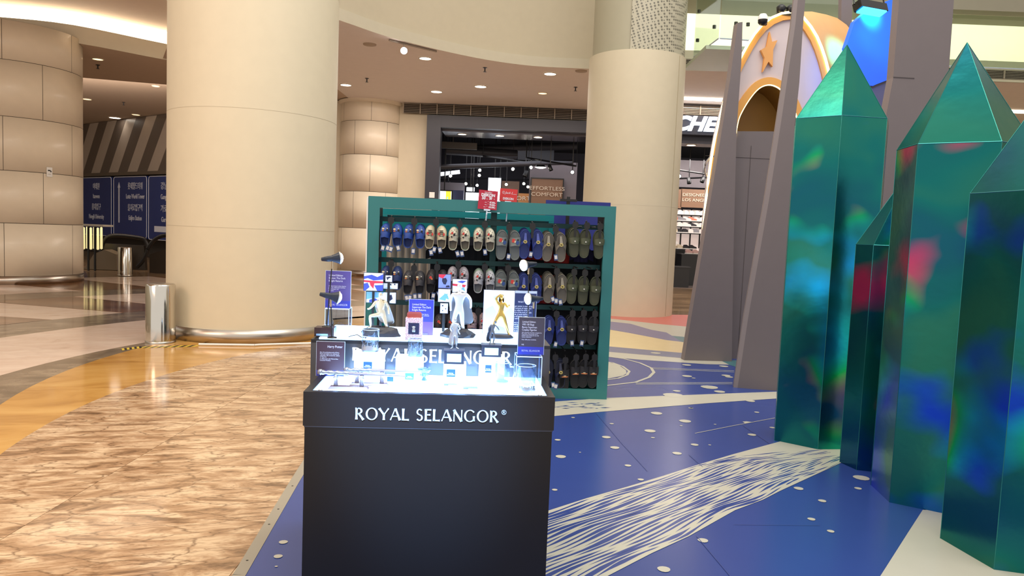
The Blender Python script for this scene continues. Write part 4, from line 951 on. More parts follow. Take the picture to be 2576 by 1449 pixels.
# ---------------- picture cards behind the figures
ARTW, ARTB, ARTR, ARTS, ARTK = M('art_white', (240, 240, 244), .4), M('art_blue', (66, 86, 190), .4), M('art_red', (220, 52, 74), .4), M('art_sky', (120, 180, 225), .4), M('art_dark', (40, 44, 70), .4)
def picture(px0, py0, px1, py1, y0, label, shapes, base=ARTW, stand=True):
    xa, zt = con(px0, py0, y0); xb, zb = con(px1, py1, y0); w_, h = xb - xa, zt - zb
    t = thing('picture_card', label, 'picture', c2w((xa + xb) / 2, y0, zb), YAW, 'picture cards behind the figures')
    b = B(); b.box(-w_ / 2 - .002, w_ / 2 + .002, .0015, .005, -.002, h + .002); b.build('backing_board', ARTK, t)
    b = B(); b.box(-w_ / 2, w_ / 2, 0, .0014, 0, h); b.build('printed_sheet', base, t)
    for i, (pts, m) in enumerate(shapes):
        b = B(); b.vpoly([(-w_ / 2 + w_ * p[0], h * (1 - p[1])) for p in pts], -.0004 - .0002 * i, -.0001); b.build('printed_shape', m, t)
    if zb > ZR + .002:
        b = B(); b.box(-.006, .006, .0055, .009, ZR - zb, h * .5); b.build('support', BLACKP, t)
    return t
picture(916, 686, 963, 732, .72, 'blue red and white abstract picture card above the stepping figure', [([(0, .2), (.4, .1), (.7, .22), (1, .05), (1, .36), (.5, .42), (.2, .3), (0, .36)], ARTB), ([(0, .42), (1, .46), (1, .56), (.55, .58), (.5, .9), (.34, .7), (.3, .54), (0, .52)], ARTR), ([(0, .62), (.2, .56), (.3, .8), (.1, 1), (0, 1)], ARTB), ([(.55, .7), (1, .66), (1, 1), (.7, 1)], ARTB)])
picture(970, 693, 986, 709, .73, 'tiny white picture card with a dark sketch above the stepping figure', [([(.1, .3), (.6, .15), (.9, .3), (.5, .45), (.3, .8), (.2, .5)], ARTK)])
picture(955, 712, 1000, 727, .74, 'wide white picture strip with small dark marks beside the stepping figure', [([(.55, .1), (.66, .1), (.66, .4), (.55, .3)], ARTK), ([(.8, .05), (.88, .05), (.88, .3), (.8, .3)], ARTK), ([(.2, .9), (.5, .75), (.8, .9)], ARTS)])
picture(922, 734, 995, 763, .745, 'pale blue landscape picture strip directly behind the stepping figure', [([(0, 0), (.6, 0), (.4, .5), (0, .7)], ARTS), ([(.74, .3), (.86, .2), (.9, .6), (.8, .8)], ARTK), ([(.1, .75), (.3, .6), (.5, .9), (.1, 1)], ARTB)])
picture(1104, 690, 1133, 725, .74, 'red to blue picture card with a small dark shape left of the standing figure', [([(0, 0), (.6, 0), (.35, .3), (0, .2)], ARTR), ([(.3, .3), (.6, .25), (.72, .45), (.6, .75), (.42, .72), (.28, .5)], ARTK), ([(.6, .95), (.65, .82), (.9, .8), (.95, .95)], ARTK)], M('art_periwinkle', (136, 150, 226), .4))
picture(1103, 727, 1132, 760, .735, 'white picture card with pale blue streaks below the red to blue card', [([(.05, .8), (.5, .4), (.8, .35), (.6, .9)], ARTS), ([(.5, .3), (.8, .5), (.9, .8), (.6, .7)], ARTS)])
picture(1139, 702, 1174, 736, .75, 'white picture card with red stripe behind the head of the standing figure', [([(0, .35), (.95, .42), (.85, .6), (0, .5)], ARTR), ([(.3, .2), (.6, .1), (.95, .12), (.7, .3)], ARTB), ([(.5, .7), (.8, .6), (.9, .9)], ARTS)])
picture(1108, 763, 1126, 788, .73, 'narrow white card with small marks below the pale blue card', [([(.2, .2), (.4, .15), (.4, .3), (.2, .3)], ARTK), ([(.6, .5), (.8, .5), (.75, .65)], ARTK), ([(.2, .7), (.4, .7), (.35, .85)], ARTK)])
picture(1218, 729, 1291, 842, .72, 'tall white picture card with grey shapes behind the golden figure', [([(.3, .15), (.5, .1), (.62, .2), (.4, .28)], M('art_grey', (196, 196, 200), .5)), ([(.05, .45), (.3, .35), (.42, .5), (.3, .75), (.08, .7)], M('art_grey', (196, 196, 200), .5)), ([(.7, .5), (.9, .38), (1, .5), (1, .75), (.75, .65)], M('art_grey', (196, 196, 200), .5)), ([(.35, .95), (.5, .8), (.7, .85), (.8, 1), (.4, 1)], M('art_grey2', (160, 160, 166), .5))])

# ---------------- statuettes (plain figures)
def figure(name, label, px, py, y0, z0, H_, J, m, group, base=None, hair=None, drape=None):
    x, _ = con(px, py, y0); t = thing(name, label, 'figurine', c2w(x, y0, z0), YAW, group)
    verts = [tuple(c * H_ for c in j[0]) for j in J['j']]; me = bpy.data.meshes.new('body'); me.from_pydata(verts, J['e'], []); me.materials.append(m)
    o = put('body', me, t); md = o.modifiers.new('skin', 'SKIN'); md.use_smooth_shade = True
    for i, j in enumerate(J['j']): me.skin_vertices[0].data[i].radius = (j[1] * H_, j[1] * H_ * .9)
    me.skin_vertices[0].data[0].use_root = True; sd = o.modifiers.new('subsurf', 'SUBSURF'); sd.levels = 1; sd.render_levels = 2
    hx = J['head']; b = B(); b.lathe([(0, -.06), (.028, -.05), (.042, -.02), (.048, .015), (.042, .045), (.024, .064), (0, .07)], (0, 0, 0), 12, sy=1.1)
    b.v = [tuple(Vector(v) * H_ + Vector(hx) * H_) for v in b.v]; b.build('head', m, t, True)
    b = B(); q = Vector(hx) * H_; b.lathe([(0, .012), (.006, .004), (.007, 0)], (0, 0, 0), 6); b.v = [(q.x + v[0] * H_, q.y - .05 * H_ - v[2] * H_, q.z + v[1] * H_) for v in b.v]; b.build('nose', m, t)
    if hair:
        b = B(); b.lathe([(0, .078), (.035, .066), (.053, .03), (.058, -.02), (.064, -.09), (.05, -.12)], (0, .012, 0), 14, radians(-10), radians(190)); b.v = [tuple(Vector(v) * H_ + q) for v in b.v]; b.build('hair', hair, t, True)
    if drape:
        b = B(); b.grid([[tuple(Vector(p) * H_) for p in r] for r in drape[0]]); oo = b.build('drape', drape[1], t, True); s_ = oo.modifiers.new('thick', 'SOLIDIFY'); s_.thickness = .006 * H_ * 2; sb = oo.modifiers.new('subsurf', 'SUBSURF'); sb.levels = 1
    if base: base(t, H_)
    return t
def joints(**k):
    o = dict(pel=((0, 0, .52), .075), waist=((0, 0, .61), .066), chest=((0, 0, .72), .088), neck=((0, 0, .83), .034), nk2=((0, 0, .87), .03),
             ls=((-.10, 0, .795), .046), le=((-.15, 0, .66), .034), lw=((-.16, -.02, .54), .024), lh=((-.16, -.04, .49), .026),
             rs=((.10, 0, .795), .046), re=((.15, 0, .66), .034), rw=((.16, -.02, .54), .024), rh=((.16, -.04, .49), .026),
             lhp=((-.05, 0, .48), .064), lk=((-.06, -.01, .28), .044), la=((-.06, .01, .06), .028), lt=((-.065, -.07, .025), .024),
             rhp=((.05, 0, .48), .064), rk=((.06, -.01, .28), .044), ra=((.06, .01, .06), .028), rt=((.065, -.07, .025), .024))
    for a, v in k.items():
        if a != 'head': o[a] = (v, o[a][1]) if not isinstance(v[0], tuple) else v
    n_ = list(o); E_ = [('pel', 'waist'), ('waist', 'chest'), ('chest', 'neck'), ('neck', 'nk2'), ('chest', 'ls'), ('ls', 'le'), ('le', 'lw'), ('lw', 'lh'), ('chest', 'rs'), ('rs', 're'), ('re', 'rw'), ('rw', 'rh'), ('pel', 'lhp'), ('lhp', 'lk'), ('lk', 'la'), ('la', 'lt'), ('pel', 'rhp'), ('rhp', 'rk'), ('rk', 'ra'), ('ra', 'rt')]
    return dict(j=[o[i] for i in n_], e=[(n_.index(a), n_.index(c)) for a, c in E_], head=k.get('head', (0, -.005, .93)))
def rock(sx, sy, h, seed, m=PEWDK):
    def f(t, H_):
        rnd = random.Random(seed); b = B(); rows = []
        for k, (r, z) in enumerate([(1.05, 0), (1.0, .35), (.85, .7), (.6, .95), (.01, 1.0)]):
            rows.append([(sx * r * (1 + rnd.uniform(-.13, .13)) * cos(a), sy * r * (1 + rnd.uniform(-.13, .13)) * sin(a), h * z * (1 + rnd.uniform(-.1, .1) * (k > 0))) for a in [2 * pi * i / 14 for i in range(14)]])
        for r in rows: r.append(r[0])
        b.grid(rows); b.build('rock_base', m, t)
    return f
def rocks(*fs):
    return lambda t, H_: [f(t, H_) for f in fs]
SC = .165
xx, zb = con(985, 848, .52); _, ztp = con(950, 735, .55)
Hf = ztp - ZR
figure('figurine', 'pale gold figure stepping up onto a dark rock on the plinth', 958, 845, .55, ZR, Hf, joints(pel=(.0, 0, .50), waist=(-.01, -.01, .6), chest=(-.02, -.02, .72), neck=(-.03, -.03, .83), nk2=(-.03, -.035, .87), head=(-.03, -.04, .93),
    ls=(-.13, 0, .79), rs=(.09, .0, .79), le=(-.2, -.07, .68), lw=(-.27, -.14, .62), lh=(-.31, -.16, .63), re=(.15, .02, .65), rw=(.17, -.02, .54), rh=(.17, -.04, .5),
    lhp=(-.07, -.02, .48), lk=(-.25, -.12, .46), la=(-.22, -.08, .2), lt=(-.29, -.12, .175), rhp=(.06, 0, .47), rk=(.12, -.05, .26), ra=(.17, .02, .05), rt=(.16, -.08, .03)), M('figure_champagne', (222, 208, 176), .3, .6), 'statuettes on the plinth',
    rocks(rock(.085, .055, .042, 5)), None, ([[(-.12, .03, .83), (-.02, .06, .85), (.10, .04, .83)], [(-.2, .1, .72), (0, .13, .7), (.17, .1, .7)], [(-.12, .13, .5), (.06, .18, .5), (.25, .14, .5)], [(-.05, .14, .25), (.14, .19, .25), (.33, .15, .24)]], PEWTER))
xx, zb = con(1150, 848, .55); _, ztp = con(1150, 712, .58)
figure('figurine', 'white pewter figure standing upright with a grey drape on a dark rock', 1152, 850, .58, ZR, ztp - ZR, joints(ls=(-.13, 0, .80), rs=(.13, 0, .80), le=(-.16, .01, .66), lw=(-.15, -.02, .53), lh=(-.15, -.03, .48), re=(.21, -.01, .70), rw=(.22, -.05, .58), rh=(.21, -.07, .54),
    lk=(-.09, -.04, .30), la=(-.03, .02, .10), lt=(-.05, -.05, .07), rk=(.07, -.02, .28), ra=(.1, 0, .08), rt=(.11, -.07, .055)), M('figure_white_pewter', (222, 222, 222), .32, .5), 'statuettes on the plinth',
    rocks(rock(.075, .055, .038, 9)), None, ([[(-.12, .03, .84), (0, .06, .85), (.13, .04, .84)], [(-.16, .09, .7), (.02, .12, .7), (.2, .1, .7)], [(-.18, .12, .45), (.03, .16, .45), (.26, .13, .45)], [(-.16, .13, .2), (.06, .17, .2), (.33, .14, .22)]], M('drape_grey', (120, 122, 128), .35, .7)))
_, ztp = con(1262, 738, .55)
def oval(t, H_):
    b = B(); b.lathe([(0, 0), (.062, 0), (.064, .006), (.054, .014), (.05, .018), (0, .018)], (0, 0, -.012), 28, sy=.62); b.build('oval_base', PEWDK, t, True)
figure('figurine', 'golden figure with long hair and raised arm on an oval dark base', 1258, 848, .58, ZR + .012, ztp - ZR - .02, joints(waist=((0, 0, .61), .052), chest=((0, 0, .72), .07), pel=((0, 0, .52), .072), ls=(-.09, 0, .79), rs=(.09, 0, .79), le=(-.14, -.02, .9), lw=(-.04, -.03, .99), lh=(0, -.03, 1.0), re=(.15, -.06, .70), rw=(.18, -.12, .74), rh=(.19, -.13, .78),
    lhp=(-.06, 0, .48), lk=(-.16, -.03, .27), la=(-.20, .02, .05), lt=(-.22, -.05, .025), rhp=(.06, 0, .48), rk=(.13, -.02, .27), ra=(.21, .01, .04), rt=(.23, -.06, .02)), GILT, 'statuettes on the plinth', oval, M('hair_gold_dark', (120, 96, 48), .4, .7))
def pedestal(px, pyb, pyt, y0, w_, label, zb):
    x, zt = con(px, pyt, y0); t = thing('figurine_pedestal', label, 'pedestal', c2w(x, y0 + .03, zb), YAW, 'black pedestals with pale plates'); h = zt - zb
    b = B(); b.box(-w_ / 2, w_ / 2, -.03, .03, 0, h - .004); b.build('body', M('pedestal_black', (44, 46, 60), .35), t)
    b = B(); b.box(-w_ / 2 - .003, w_ / 2 + .003, -.033, .033, h - .0039, h); b.build('cap', M('pedestal_black', (44, 46, 60), .35), t)
    b = B(); b.box(-w_ * .36, w_ * .36, -.0335, -.0304, h * .16, h * .76); b.build('name_plate', M('plate_mint', (196, 236, 232), .3), t); return x, zb + h
zb3 = con(1143, 916, .235)[1]; zb4 = con(1237, 898, .305)[1]
xp, zp = pedestal(1143, 915, 882, .235, .083, 'black pedestal with pale plate on the middle white block', zb3)
_, zt = con(1143, 800, .26)
figure('figurine', 'small pewter figure standing on the pedestal in the middle of the counter', 1143, 880, .265, zp, zt - zp, joints(lt=(-.12, -.08, .025), rt=(.14, -.06, .025), le=(-.15, .01, .66), lw=(-.12, -.07, .6), lh=(-.09, -.09, .6), re=(.16, 0, .66), rw=(.1, -.08, .62)), PEWTER, 'small statuettes on pedestals', None, None,
       ([[(-.09, .03, .82), (.09, .03, .82)], [(-.16, .1, .5), (.12, .1, .5)], [(-.28, .12, .06), (.1, .12, .08)]], PEWTER))
xp, zp = pedestal(1237, 897, 868, .305, .083, 'black pedestal with pale plate on the block beside the glass mug', zb4)
_, zt = con(1237, 806, .33)
figure('figurine', 'small dark pewter figure leaning forward on the pedestal by the mug', 1237, 866, .335, zp, zt - zp, joints(chest=(.02, -.02, .72), neck=(.06, -.03, .83), nk2=(.08, -.035, .86), head=(.12, -.04, .92), ls=(-.06, 0, .80), rs=(.12, 0, .80), lk=(-.08, -.04, .28), rk=(.1, -.04, .28), lt=(-.1, -.08, .025), rt=(.14, -.06, .025), re=(.22, -.03, .7), rw=(.27, -.06, .62), rh=(.29, -.07, .6)), M('pewter_dark', (120, 128, 140), .3, .85), 'small statuettes on pedestals', None, None,
       ([[(-.08, .03, .84), (.1, .03, .82)], [(-.2, .1, .5), (.05, .1, .5)], [(-.3, .1, .03), (-.02, .12, .05)]], M('drape_dark', (66, 74, 90), .4, .6)))
# ---------------- lamps
BULB = M('lamp_cold', (226, 238, 255), es=26.0)
LSHADE = M('lamp_dark_blue', (36, 46, 62), .35)
def desklamp(name, label, base, head, aim, glow, zb, basedisc=True):
    """thin-stemmed spot lamp; base and head in counter coordinates, aim = direction the reflector faces"""
    t = thing(name, label, 'lamp', c2w(base[0], base[1], zb), YAW, 'desk lamps on the display')
    b = B(); hd = Vector((head[0] - base[0], head[1] - base[1], head[2] - zb)); b.tube([(0, 0, 0), tuple(hd * .5 + Vector((0, 0, 0))), tuple(hd)], .0028, 6); b.build('stem', BLACKP, t)
    b = B(); b.lathe([(0, .006), (.02, .005), (.022, 0)], (0, 0, 0), 18); b.build('base', BLACKP, t, True)
    A = Vector(aim).normalized(); q = Vector((0, 0, 1)).rotation_difference(A)
    def rotb(b): b.v = [tuple(q @ Vector(v) + hd + Vector((0, 0, .012))) for v in b.v]
    b = B(); b.lathe([(0, -.05), (.008, -.048), (.013, -.02), (.014, .0), (.016, .004)], (0, 0, 0), 14); rotb(b); b.build('socket', LSHADE, t, True)
    b = B(); b.lathe([(.016, .0), (.018, .01), (.027, .03), (.0275, .034)], (0, 0, 0), 18); rotb(b); sd_ = b.build('shade', LSHADE, t, True)
    b = B(); b.lathe([(.0276, .030), (.028, .036), (.026, .0365)], (0, 0, 0), 18); rotb(b); b.build('shade_rim', M('rim_silver', (205, 200, 190), .35), sd_, True)
    b = B(); b.lathe([(.0255, .0345), (.018, .043), (.008, .047), (0, .048)], (0, 0, 0), 16); rotb(b); b.build('bulb', BULB, sd_, True)
    b = B(); b.tube([tuple(hd + Vector((0, 0, -.034))), tuple(hd + Vector((0, 0, .01)))], .0048, 8); b.build('joint', M('joint_brass', (190, 170, 140), .3, .8), t, True)
    A2 = c2w(*(Vector(head) + A * .06)[:2]); L0 = Vector(c2w(head[0], head[1], head[2])) ; 
    wd = Vector((cos(YAW) * A.x - sin(YAW) * A.y, sin(YAW) * A.x + cos(YAW) * A.y, A.z))
    spot('desk_lamp_light', tuple(L0 + wd * .065 + Vector((0, 0, .012))), tuple(L0 + wd), glow, (.9, .95, 1), 95, .6, .02)
    return t
xb_, zb_ = con(816, 848, .50); xr_, zt_ = con(842, 822, .50)
t = thing('wooden_box', 'small dark red wooden box at the end of the plinth under the lamps', 'box', c2w((con(791, 840, .47)[0] + con(840, 840, .47)[0]) / 2, .50, ZR), YAW)
bw_ = con(840, 840, .47)[0] - con(791, 840, .47)[0]; bh = con(815, 822, .5)[1] - ZR
b = B(); b.box(-bw_ / 2, bw_ / 2, -.035, .035, 0, bh); b.build('body', M('box_maroon', (62, 40, 44), .35), t)
b = B(); b.box(-bw_ * .4, bw_ * .2, -.0365, -.0352, .004, bh * .32); b.build('plate', M('plate_blue', (150, 190, 230), .3), t)
xh, zh = con(836, 657, .5); xbb, _ = con(822, 820, .5)
desklamp('desk_lamp', 'black desk lamp with the higher head on the wooden box', (xbb, .5), (xh, .5, zh), (.93, .32, .1), 1.2, ZR + bh)
xh, zh = con(832, 752, .43); xbb, zz = con(835, 860, .43)
desklamp('desk_lamp', 'black desk lamp with the lower head in front of the wooden box', (xbb, .432), (xh, .432, zh), (.93, .3, -.18), 1.2, ZR)
xh, zh = con(1330, 672, .68); xbb, _ = con(1328, 835, .68)
desklamp('desk_lamp', 'desk lamp with the higher glaring bulb before the hanging shoes', (xbb, .68), (xh, .68, zh), (-.75, -.55, -.1), 2.0, ZR)
xh, zh = con(1343, 758, .62); xbb, _ = con(1342, 835, .62)
desklamp('desk_lamp', 'desk lamp with the lower glaring bulb above the charcoal sign', (xbb, .62), (xh, .62, zh), (-.85, -.4, 0), 2.0, ZR)
b = B(); P0 = Vector(c2w(.10, .46, ZR + .003)); b.tube([tuple(P0 + Vector((.02 * k, -.004 * k * (1 if k % 2 else .4), .012 * sin(k * .9) ** 2))) for k in range(5)] + [tuple(Vector(c2w(.14, .405, ZR - .05))), tuple(Vector(c2w(.15, .402, ZR - .12)))], .0022, 6)
tag(b.build('lamp_cable', BLACKP, None, True), 'thin black lamp cable running over the plinth edge beside the wooden box', 'cable')
# ------------------------------------------------------------------ teal shoe rack
RO = (-1.29, 6.49)
def r2w(x, y, z=0): return (RO[0] + cos(YAW) * x - sin(YAW) * y, RO[1] + sin(YAW) * x + cos(YAW) * y, z)
def rk(px, py, y0=0.0):
    d = sight(px, py); dx, dy = cos(YAW) * d[0] + sin(YAW) * d[1], -sin(YAW) * d[0] + cos(YAW) * d[1]
    cx, cy = cos(YAW) * -RO[0] + sin(YAW) * -RO[1], sin(YAW) * RO[0] - cos(YAW) * RO[1]
    t = (y0 - cy) / dy; return cx + dx * t, HGT + d[2] * t
RW, RH, FT, DP = 2.205, 1.77, .10, .42
rack = thing('shoe_rack', 'open teal framed rack hung with clogs and sandals behind the counter', 'rack', r2w(0, 0), YAW)
b = B(); b.vpoly([(0, 0), (FT, FT), (FT, RH - FT), (0, RH)], 0, .04); b.build('frame_side', TEAL, rack)
b = B(); b.vpoly([(RW, 0), (RW, RH), (RW - FT, RH - FT), (RW - FT, FT)], 0, .04); b.build('frame_side', TEAL, rack)
b = B(); b.vpoly([(0, RH), (FT, RH - FT), (RW - FT, RH - FT), (RW, RH)], 0, .04); b.build('frame_top', TEAL, rack)
b = B(); b.vpoly([(0, 0), (RW, 0), (RW - FT, FT), (FT, FT)], 0, .04); b.build('frame_bottom', TEAL, rack)
b = B(); b.box(-.012, -.001, -.004, .045, .02, RH - .01); b.build('edge_strip', WHITEP, rack)
for x0, x1 in ((0.0, .085), (RW - .085, RW)):
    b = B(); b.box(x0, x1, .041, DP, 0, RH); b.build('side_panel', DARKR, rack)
b = B(); b.box(.0851, RW - .0851, .041, DP, 0, .09); b.build('base_box', TEALD, rack)
b = B(); b.box(.0851, RW - .0851, .041, DP, RH - .02, RH); b.build('top_board', TEALD, rack)
BZ = [rk(1100, 556, .2)[1], rk(1100, 658, .2)[1], rk(1100, 764, .2)[1], rk(1300, 868, .2)[1]]
for z in BZ:
    b = B(); b.box(.0852, RW - .0852, .2, .225, z - .022, z + .022); b.build('crossbar', TEALD, rack)
for px in (1242,):
    x = rk(px, 560, .25)[0]; b = B(); b.box(x - .028, x + .028, .2251, .26, .0901, RH - .0201); b.build('upright', TEALD, rack)
xr0 = rk(1082, 700, .4)[0]
b = B(); b.box(xr0, RW - .086, .39, .4, .0902, 1.36); b.build('shade_panel', M('rack_shade_dark', (20, 24, 32), .8), rack)  # dark panel added to paint the deep shade inside the rack
# second rack behind, curtain, blue board
rr_ = thing('shoe_rack', 'second teal rack standing back to back behind the shoe rack', 'rack', r2w(.05, .62), YAW)
TEALB = M('teal_bright', (18, 136, 146), .4)
xa, zt = rk(962, 524, .62); xb, _ = rk(1394, 545, .62); xa -= .05; xb -= .05
b = B(); b.box(xa, xb, 0, .03, zt - .06, zt); b.build('frame_top', TEALB, rr_)
b = B(); b.box(xa + .03, xb - .03, .02, .04, zt - .24, zt - .061); b.build('header_board', TEALB, rr_)
b = B(); b.box(xa, xa + .05, 0, .03, 0, zt - .061); b.build('frame_side', TEALB, rr_)
b = B(); b.box(xb - .05, xb, 0, .03, 0, zt - .061); b.build('frame_side', TEALB, rr_)
b = B()
for px0, px1 in ((1095, 1130), (1225, 1262)):
    x0, z0 = rk(px0, 542 + (px0 - 1095) * .045, .62); x1, z1 = rk(px1, 547 + (px0 - 1095) * .045, .62); x0 -= .05; x1 -= .05; zc = (z0 + z1) / 2; k = 14
    b.vpoly([(( x0 + x1) / 2 + (x1 - x0) / 2 * (abs(cos(a)) ** .5) * (1 if cos(a) > 0 else -1), zc + .025 * sin(a)) for a in [2 * pi * i / k for i in range(k)]], .012, .0195)
b.build('name_sticker', M('sticker_grey', (120, 150, 150), .5), rr_)
cur = thing('curtain', 'pale cream cloth hanging behind the first two columns of clogs', 'curtain', r2w(0, .75), YAW)
xa, zt = rk(955, 522, .75); xb, zb = rk(1078, 775, .75); b = B(); n_ = 40
b.grid([[(xa + (xb - xa) * i / n_, .025 * sin(i * 1.1 + .6 * sin(i * .3)) * (.6 + .4 * k), zt + (zb - .3 - zt) * k / 3) for i in range(n_ + 1)] for k in range(4)]); b.build('cloth', M('cloth_cream', (206, 198, 184), .8), cur, True)
bb_ = thing('blue_board', 'flat blue board standing behind the olive sandals', 'board', r2w(0, 1.3), YAW)
xa, zt = rk(1374, 503, 1.3); xb, _ = rk(1533, 580, 1.3); b = B(); b.box(xa, xb, 0, .03, .7, zt); b.build('board', M('board_blue', (36, 46, 128), .5), bb_)
b = B(); b.box(xa, xb, .0301, .035, 0, .7); b.build('leg_panel', M('board_blue', (36, 46, 128), .5), bb_)
sp_ = thing('camera_stand', 'black pole stand with flat bracket rising above the blue board', 'stand', r2w(rk(1428, 540, 1.15)[0], 1.15), YAW)
zt = rk(1428, 495, 1.15)[1]; b = B(); b.box(-.018, .018, -.01, .01, 0, zt); b.build('pole', BLACKP, sp_)
b = B(); b.box(-.09, .09, -.025, .025, zt - .05, zt - .025); b.build('bracket', BLACKP, sp_)
b = B(); b.lathe([(0, .02), (.1, .015), (.11, 0)], (0, 0, 0), 20); b.build('foot', BLACKP, sp_, True)

# ------------------------------------------------------------------ shoes
def half(t):                                  # half width of a foot outline, 0 = toe, 1 = heel
    K = [(0, 0.0), (.02, .36), (.07, .62), (.16, .86), (.28, 1.0), (.42, .98), (.58, .86), (.76, .80), (.88, .74), (.95, .56), (.985, .34), (1, 0)]
    for (a, u), (b_, v) in zip(K, K[1:]):
        if t <= b_: return u + (v - u) * (t - a) / (b_ - a)
    return 0
TS = [0, .02, .07, .16, .28, .42, .58, .76, .88, .95, .985, 1]
def outline(L_, Wd, s_=1.0, t0=0, t1=1):
    ts = [t for t in TS if t0 <= t <= t1]; c = (t0 + t1) / 2
    r = [(half(t) * Wd / 2 * s_, -L_ * (c + (t - c) * s_)) for t in ts]
    return [p for p in r if p[0] >= 0] + [(-x, z) for x, z in r[::-1] if x > 0]
def clog_parts(key, col, bed, sole=None, charm=None, holes=True, L_=.205, Wd=.092, laces=False):
    mm = M('clog_' + key, col, .5); bm_ = M('clogbed_' + key, bed, .7); sm = M('clogsole_' + key, sole or col, .55)
    P_ = []
    b = B(); b.vpoly(outline(L_, Wd), -.004, .018); P_.append(('sole', b.mesh('clog_sole', sm)))
    b = B(); rows = []
    for t in (0.0, .03, .08, .16, .28, .4, .5, .57):
        w_ = half(max(t, .004)) * Wd / 2; h = .062 * min(1, (t / .34)) ** .55 + .006; n_ = 10
        rows.append([(w_ * cos(pi * i / n_), -.004 - h * sin(pi * i / n_) ** .8, -L_ * (t + .05 * (t > .5) * abs(cos(pi * i / n_)))) for i in range(n_ + 1)])
    b.grid(rows); P_.append(('upper', b.mesh('clog_upper', mm, True)))
    b = B(); ro = [(half(t) * Wd / 2 * sx, t) for sx in (1,) for t in (.55, .66, .76, .88, .95, .985, 1)] + [(-half(t) * Wd / 2, t) for t in (.985, .95, .88, .76, .66, .55)]
    b.grid([[(x, -.004, -L_ * t) for x, t in ro], [(x * 1.02, -.034 + .01 * abs(t - .55) * 0, -L_ * t * (1.003)) for x, t in ro], [(x * .9, -.035, -L_ * (t * .985)) for x, t in ro], [(x * .86, -.006, -L_ * (t * .975)) for x, t in ro]]); P_.append(('heel_wall', b.mesh('clog_wall', mm, True)))
    b = B(); o = outline(L_, Wd, .88); b.face([(x, -.0065, z) for x, z in o if z < -L_ * .3]); P_.append(('footbed', b.mesh('clog_bed', bm_)))
    if holes:
        b = B()
        for (u, t) in ((-.45, .16), (.1, .12), (.5, .18), (-.15, .2), (.3, .26), (-.55, .3), (.6, .34), (0, .32), (-.8, .46), (.8, .48)):
            w_ = half(t) * Wd / 2; h = .062 * min(1, (t / .34)) ** .55 + .006; x = w_ * u; y = -.0055 - h * (max(0, 1 - u * u)) ** .4
            b.vpoly([(x + .0032 * cos(a), -L_ * t + .0042 * sin(a)) for a in [k * pi / 3 for k in range(6)]], y - .0012, y + .002)
        P_.append(('vent_hole', b.mesh('clog_holes', BLACKP), 'stuff'))
    if laces:
        b = B()
        for k in range(4):
            t = .2 + .075 * k; b.box(-.018, .018, -.072, -.060, -L_ * t - .004, -L_ * t + .002)
        P_.append(('laces', b.mesh('laces', M('lace_black', (40, 36, 34), .6))))
    for (c_, u, t, sx, sz) in charm or ():
        w_ = half(t) * Wd / 2; h = .062 * min(1, (t / .34)) ** .55 + .006; x = w_ * u; y = -.008 - h * (max(0, 1 - u * u)) ** .4
        b = B(); k = 9; b.vpoly([(x + sx * cos(a) * (1 + .25 * sin(3 * a + t * 9)), -L_ * t + sz * sin(a)) for a in [2 * pi * i / k for i in range(k)]], y - .004, y + .004); P_.append(('charm', b.mesh('charm', M('charm_%d_%d_%d' % c_, c_, .4))))
    return P_
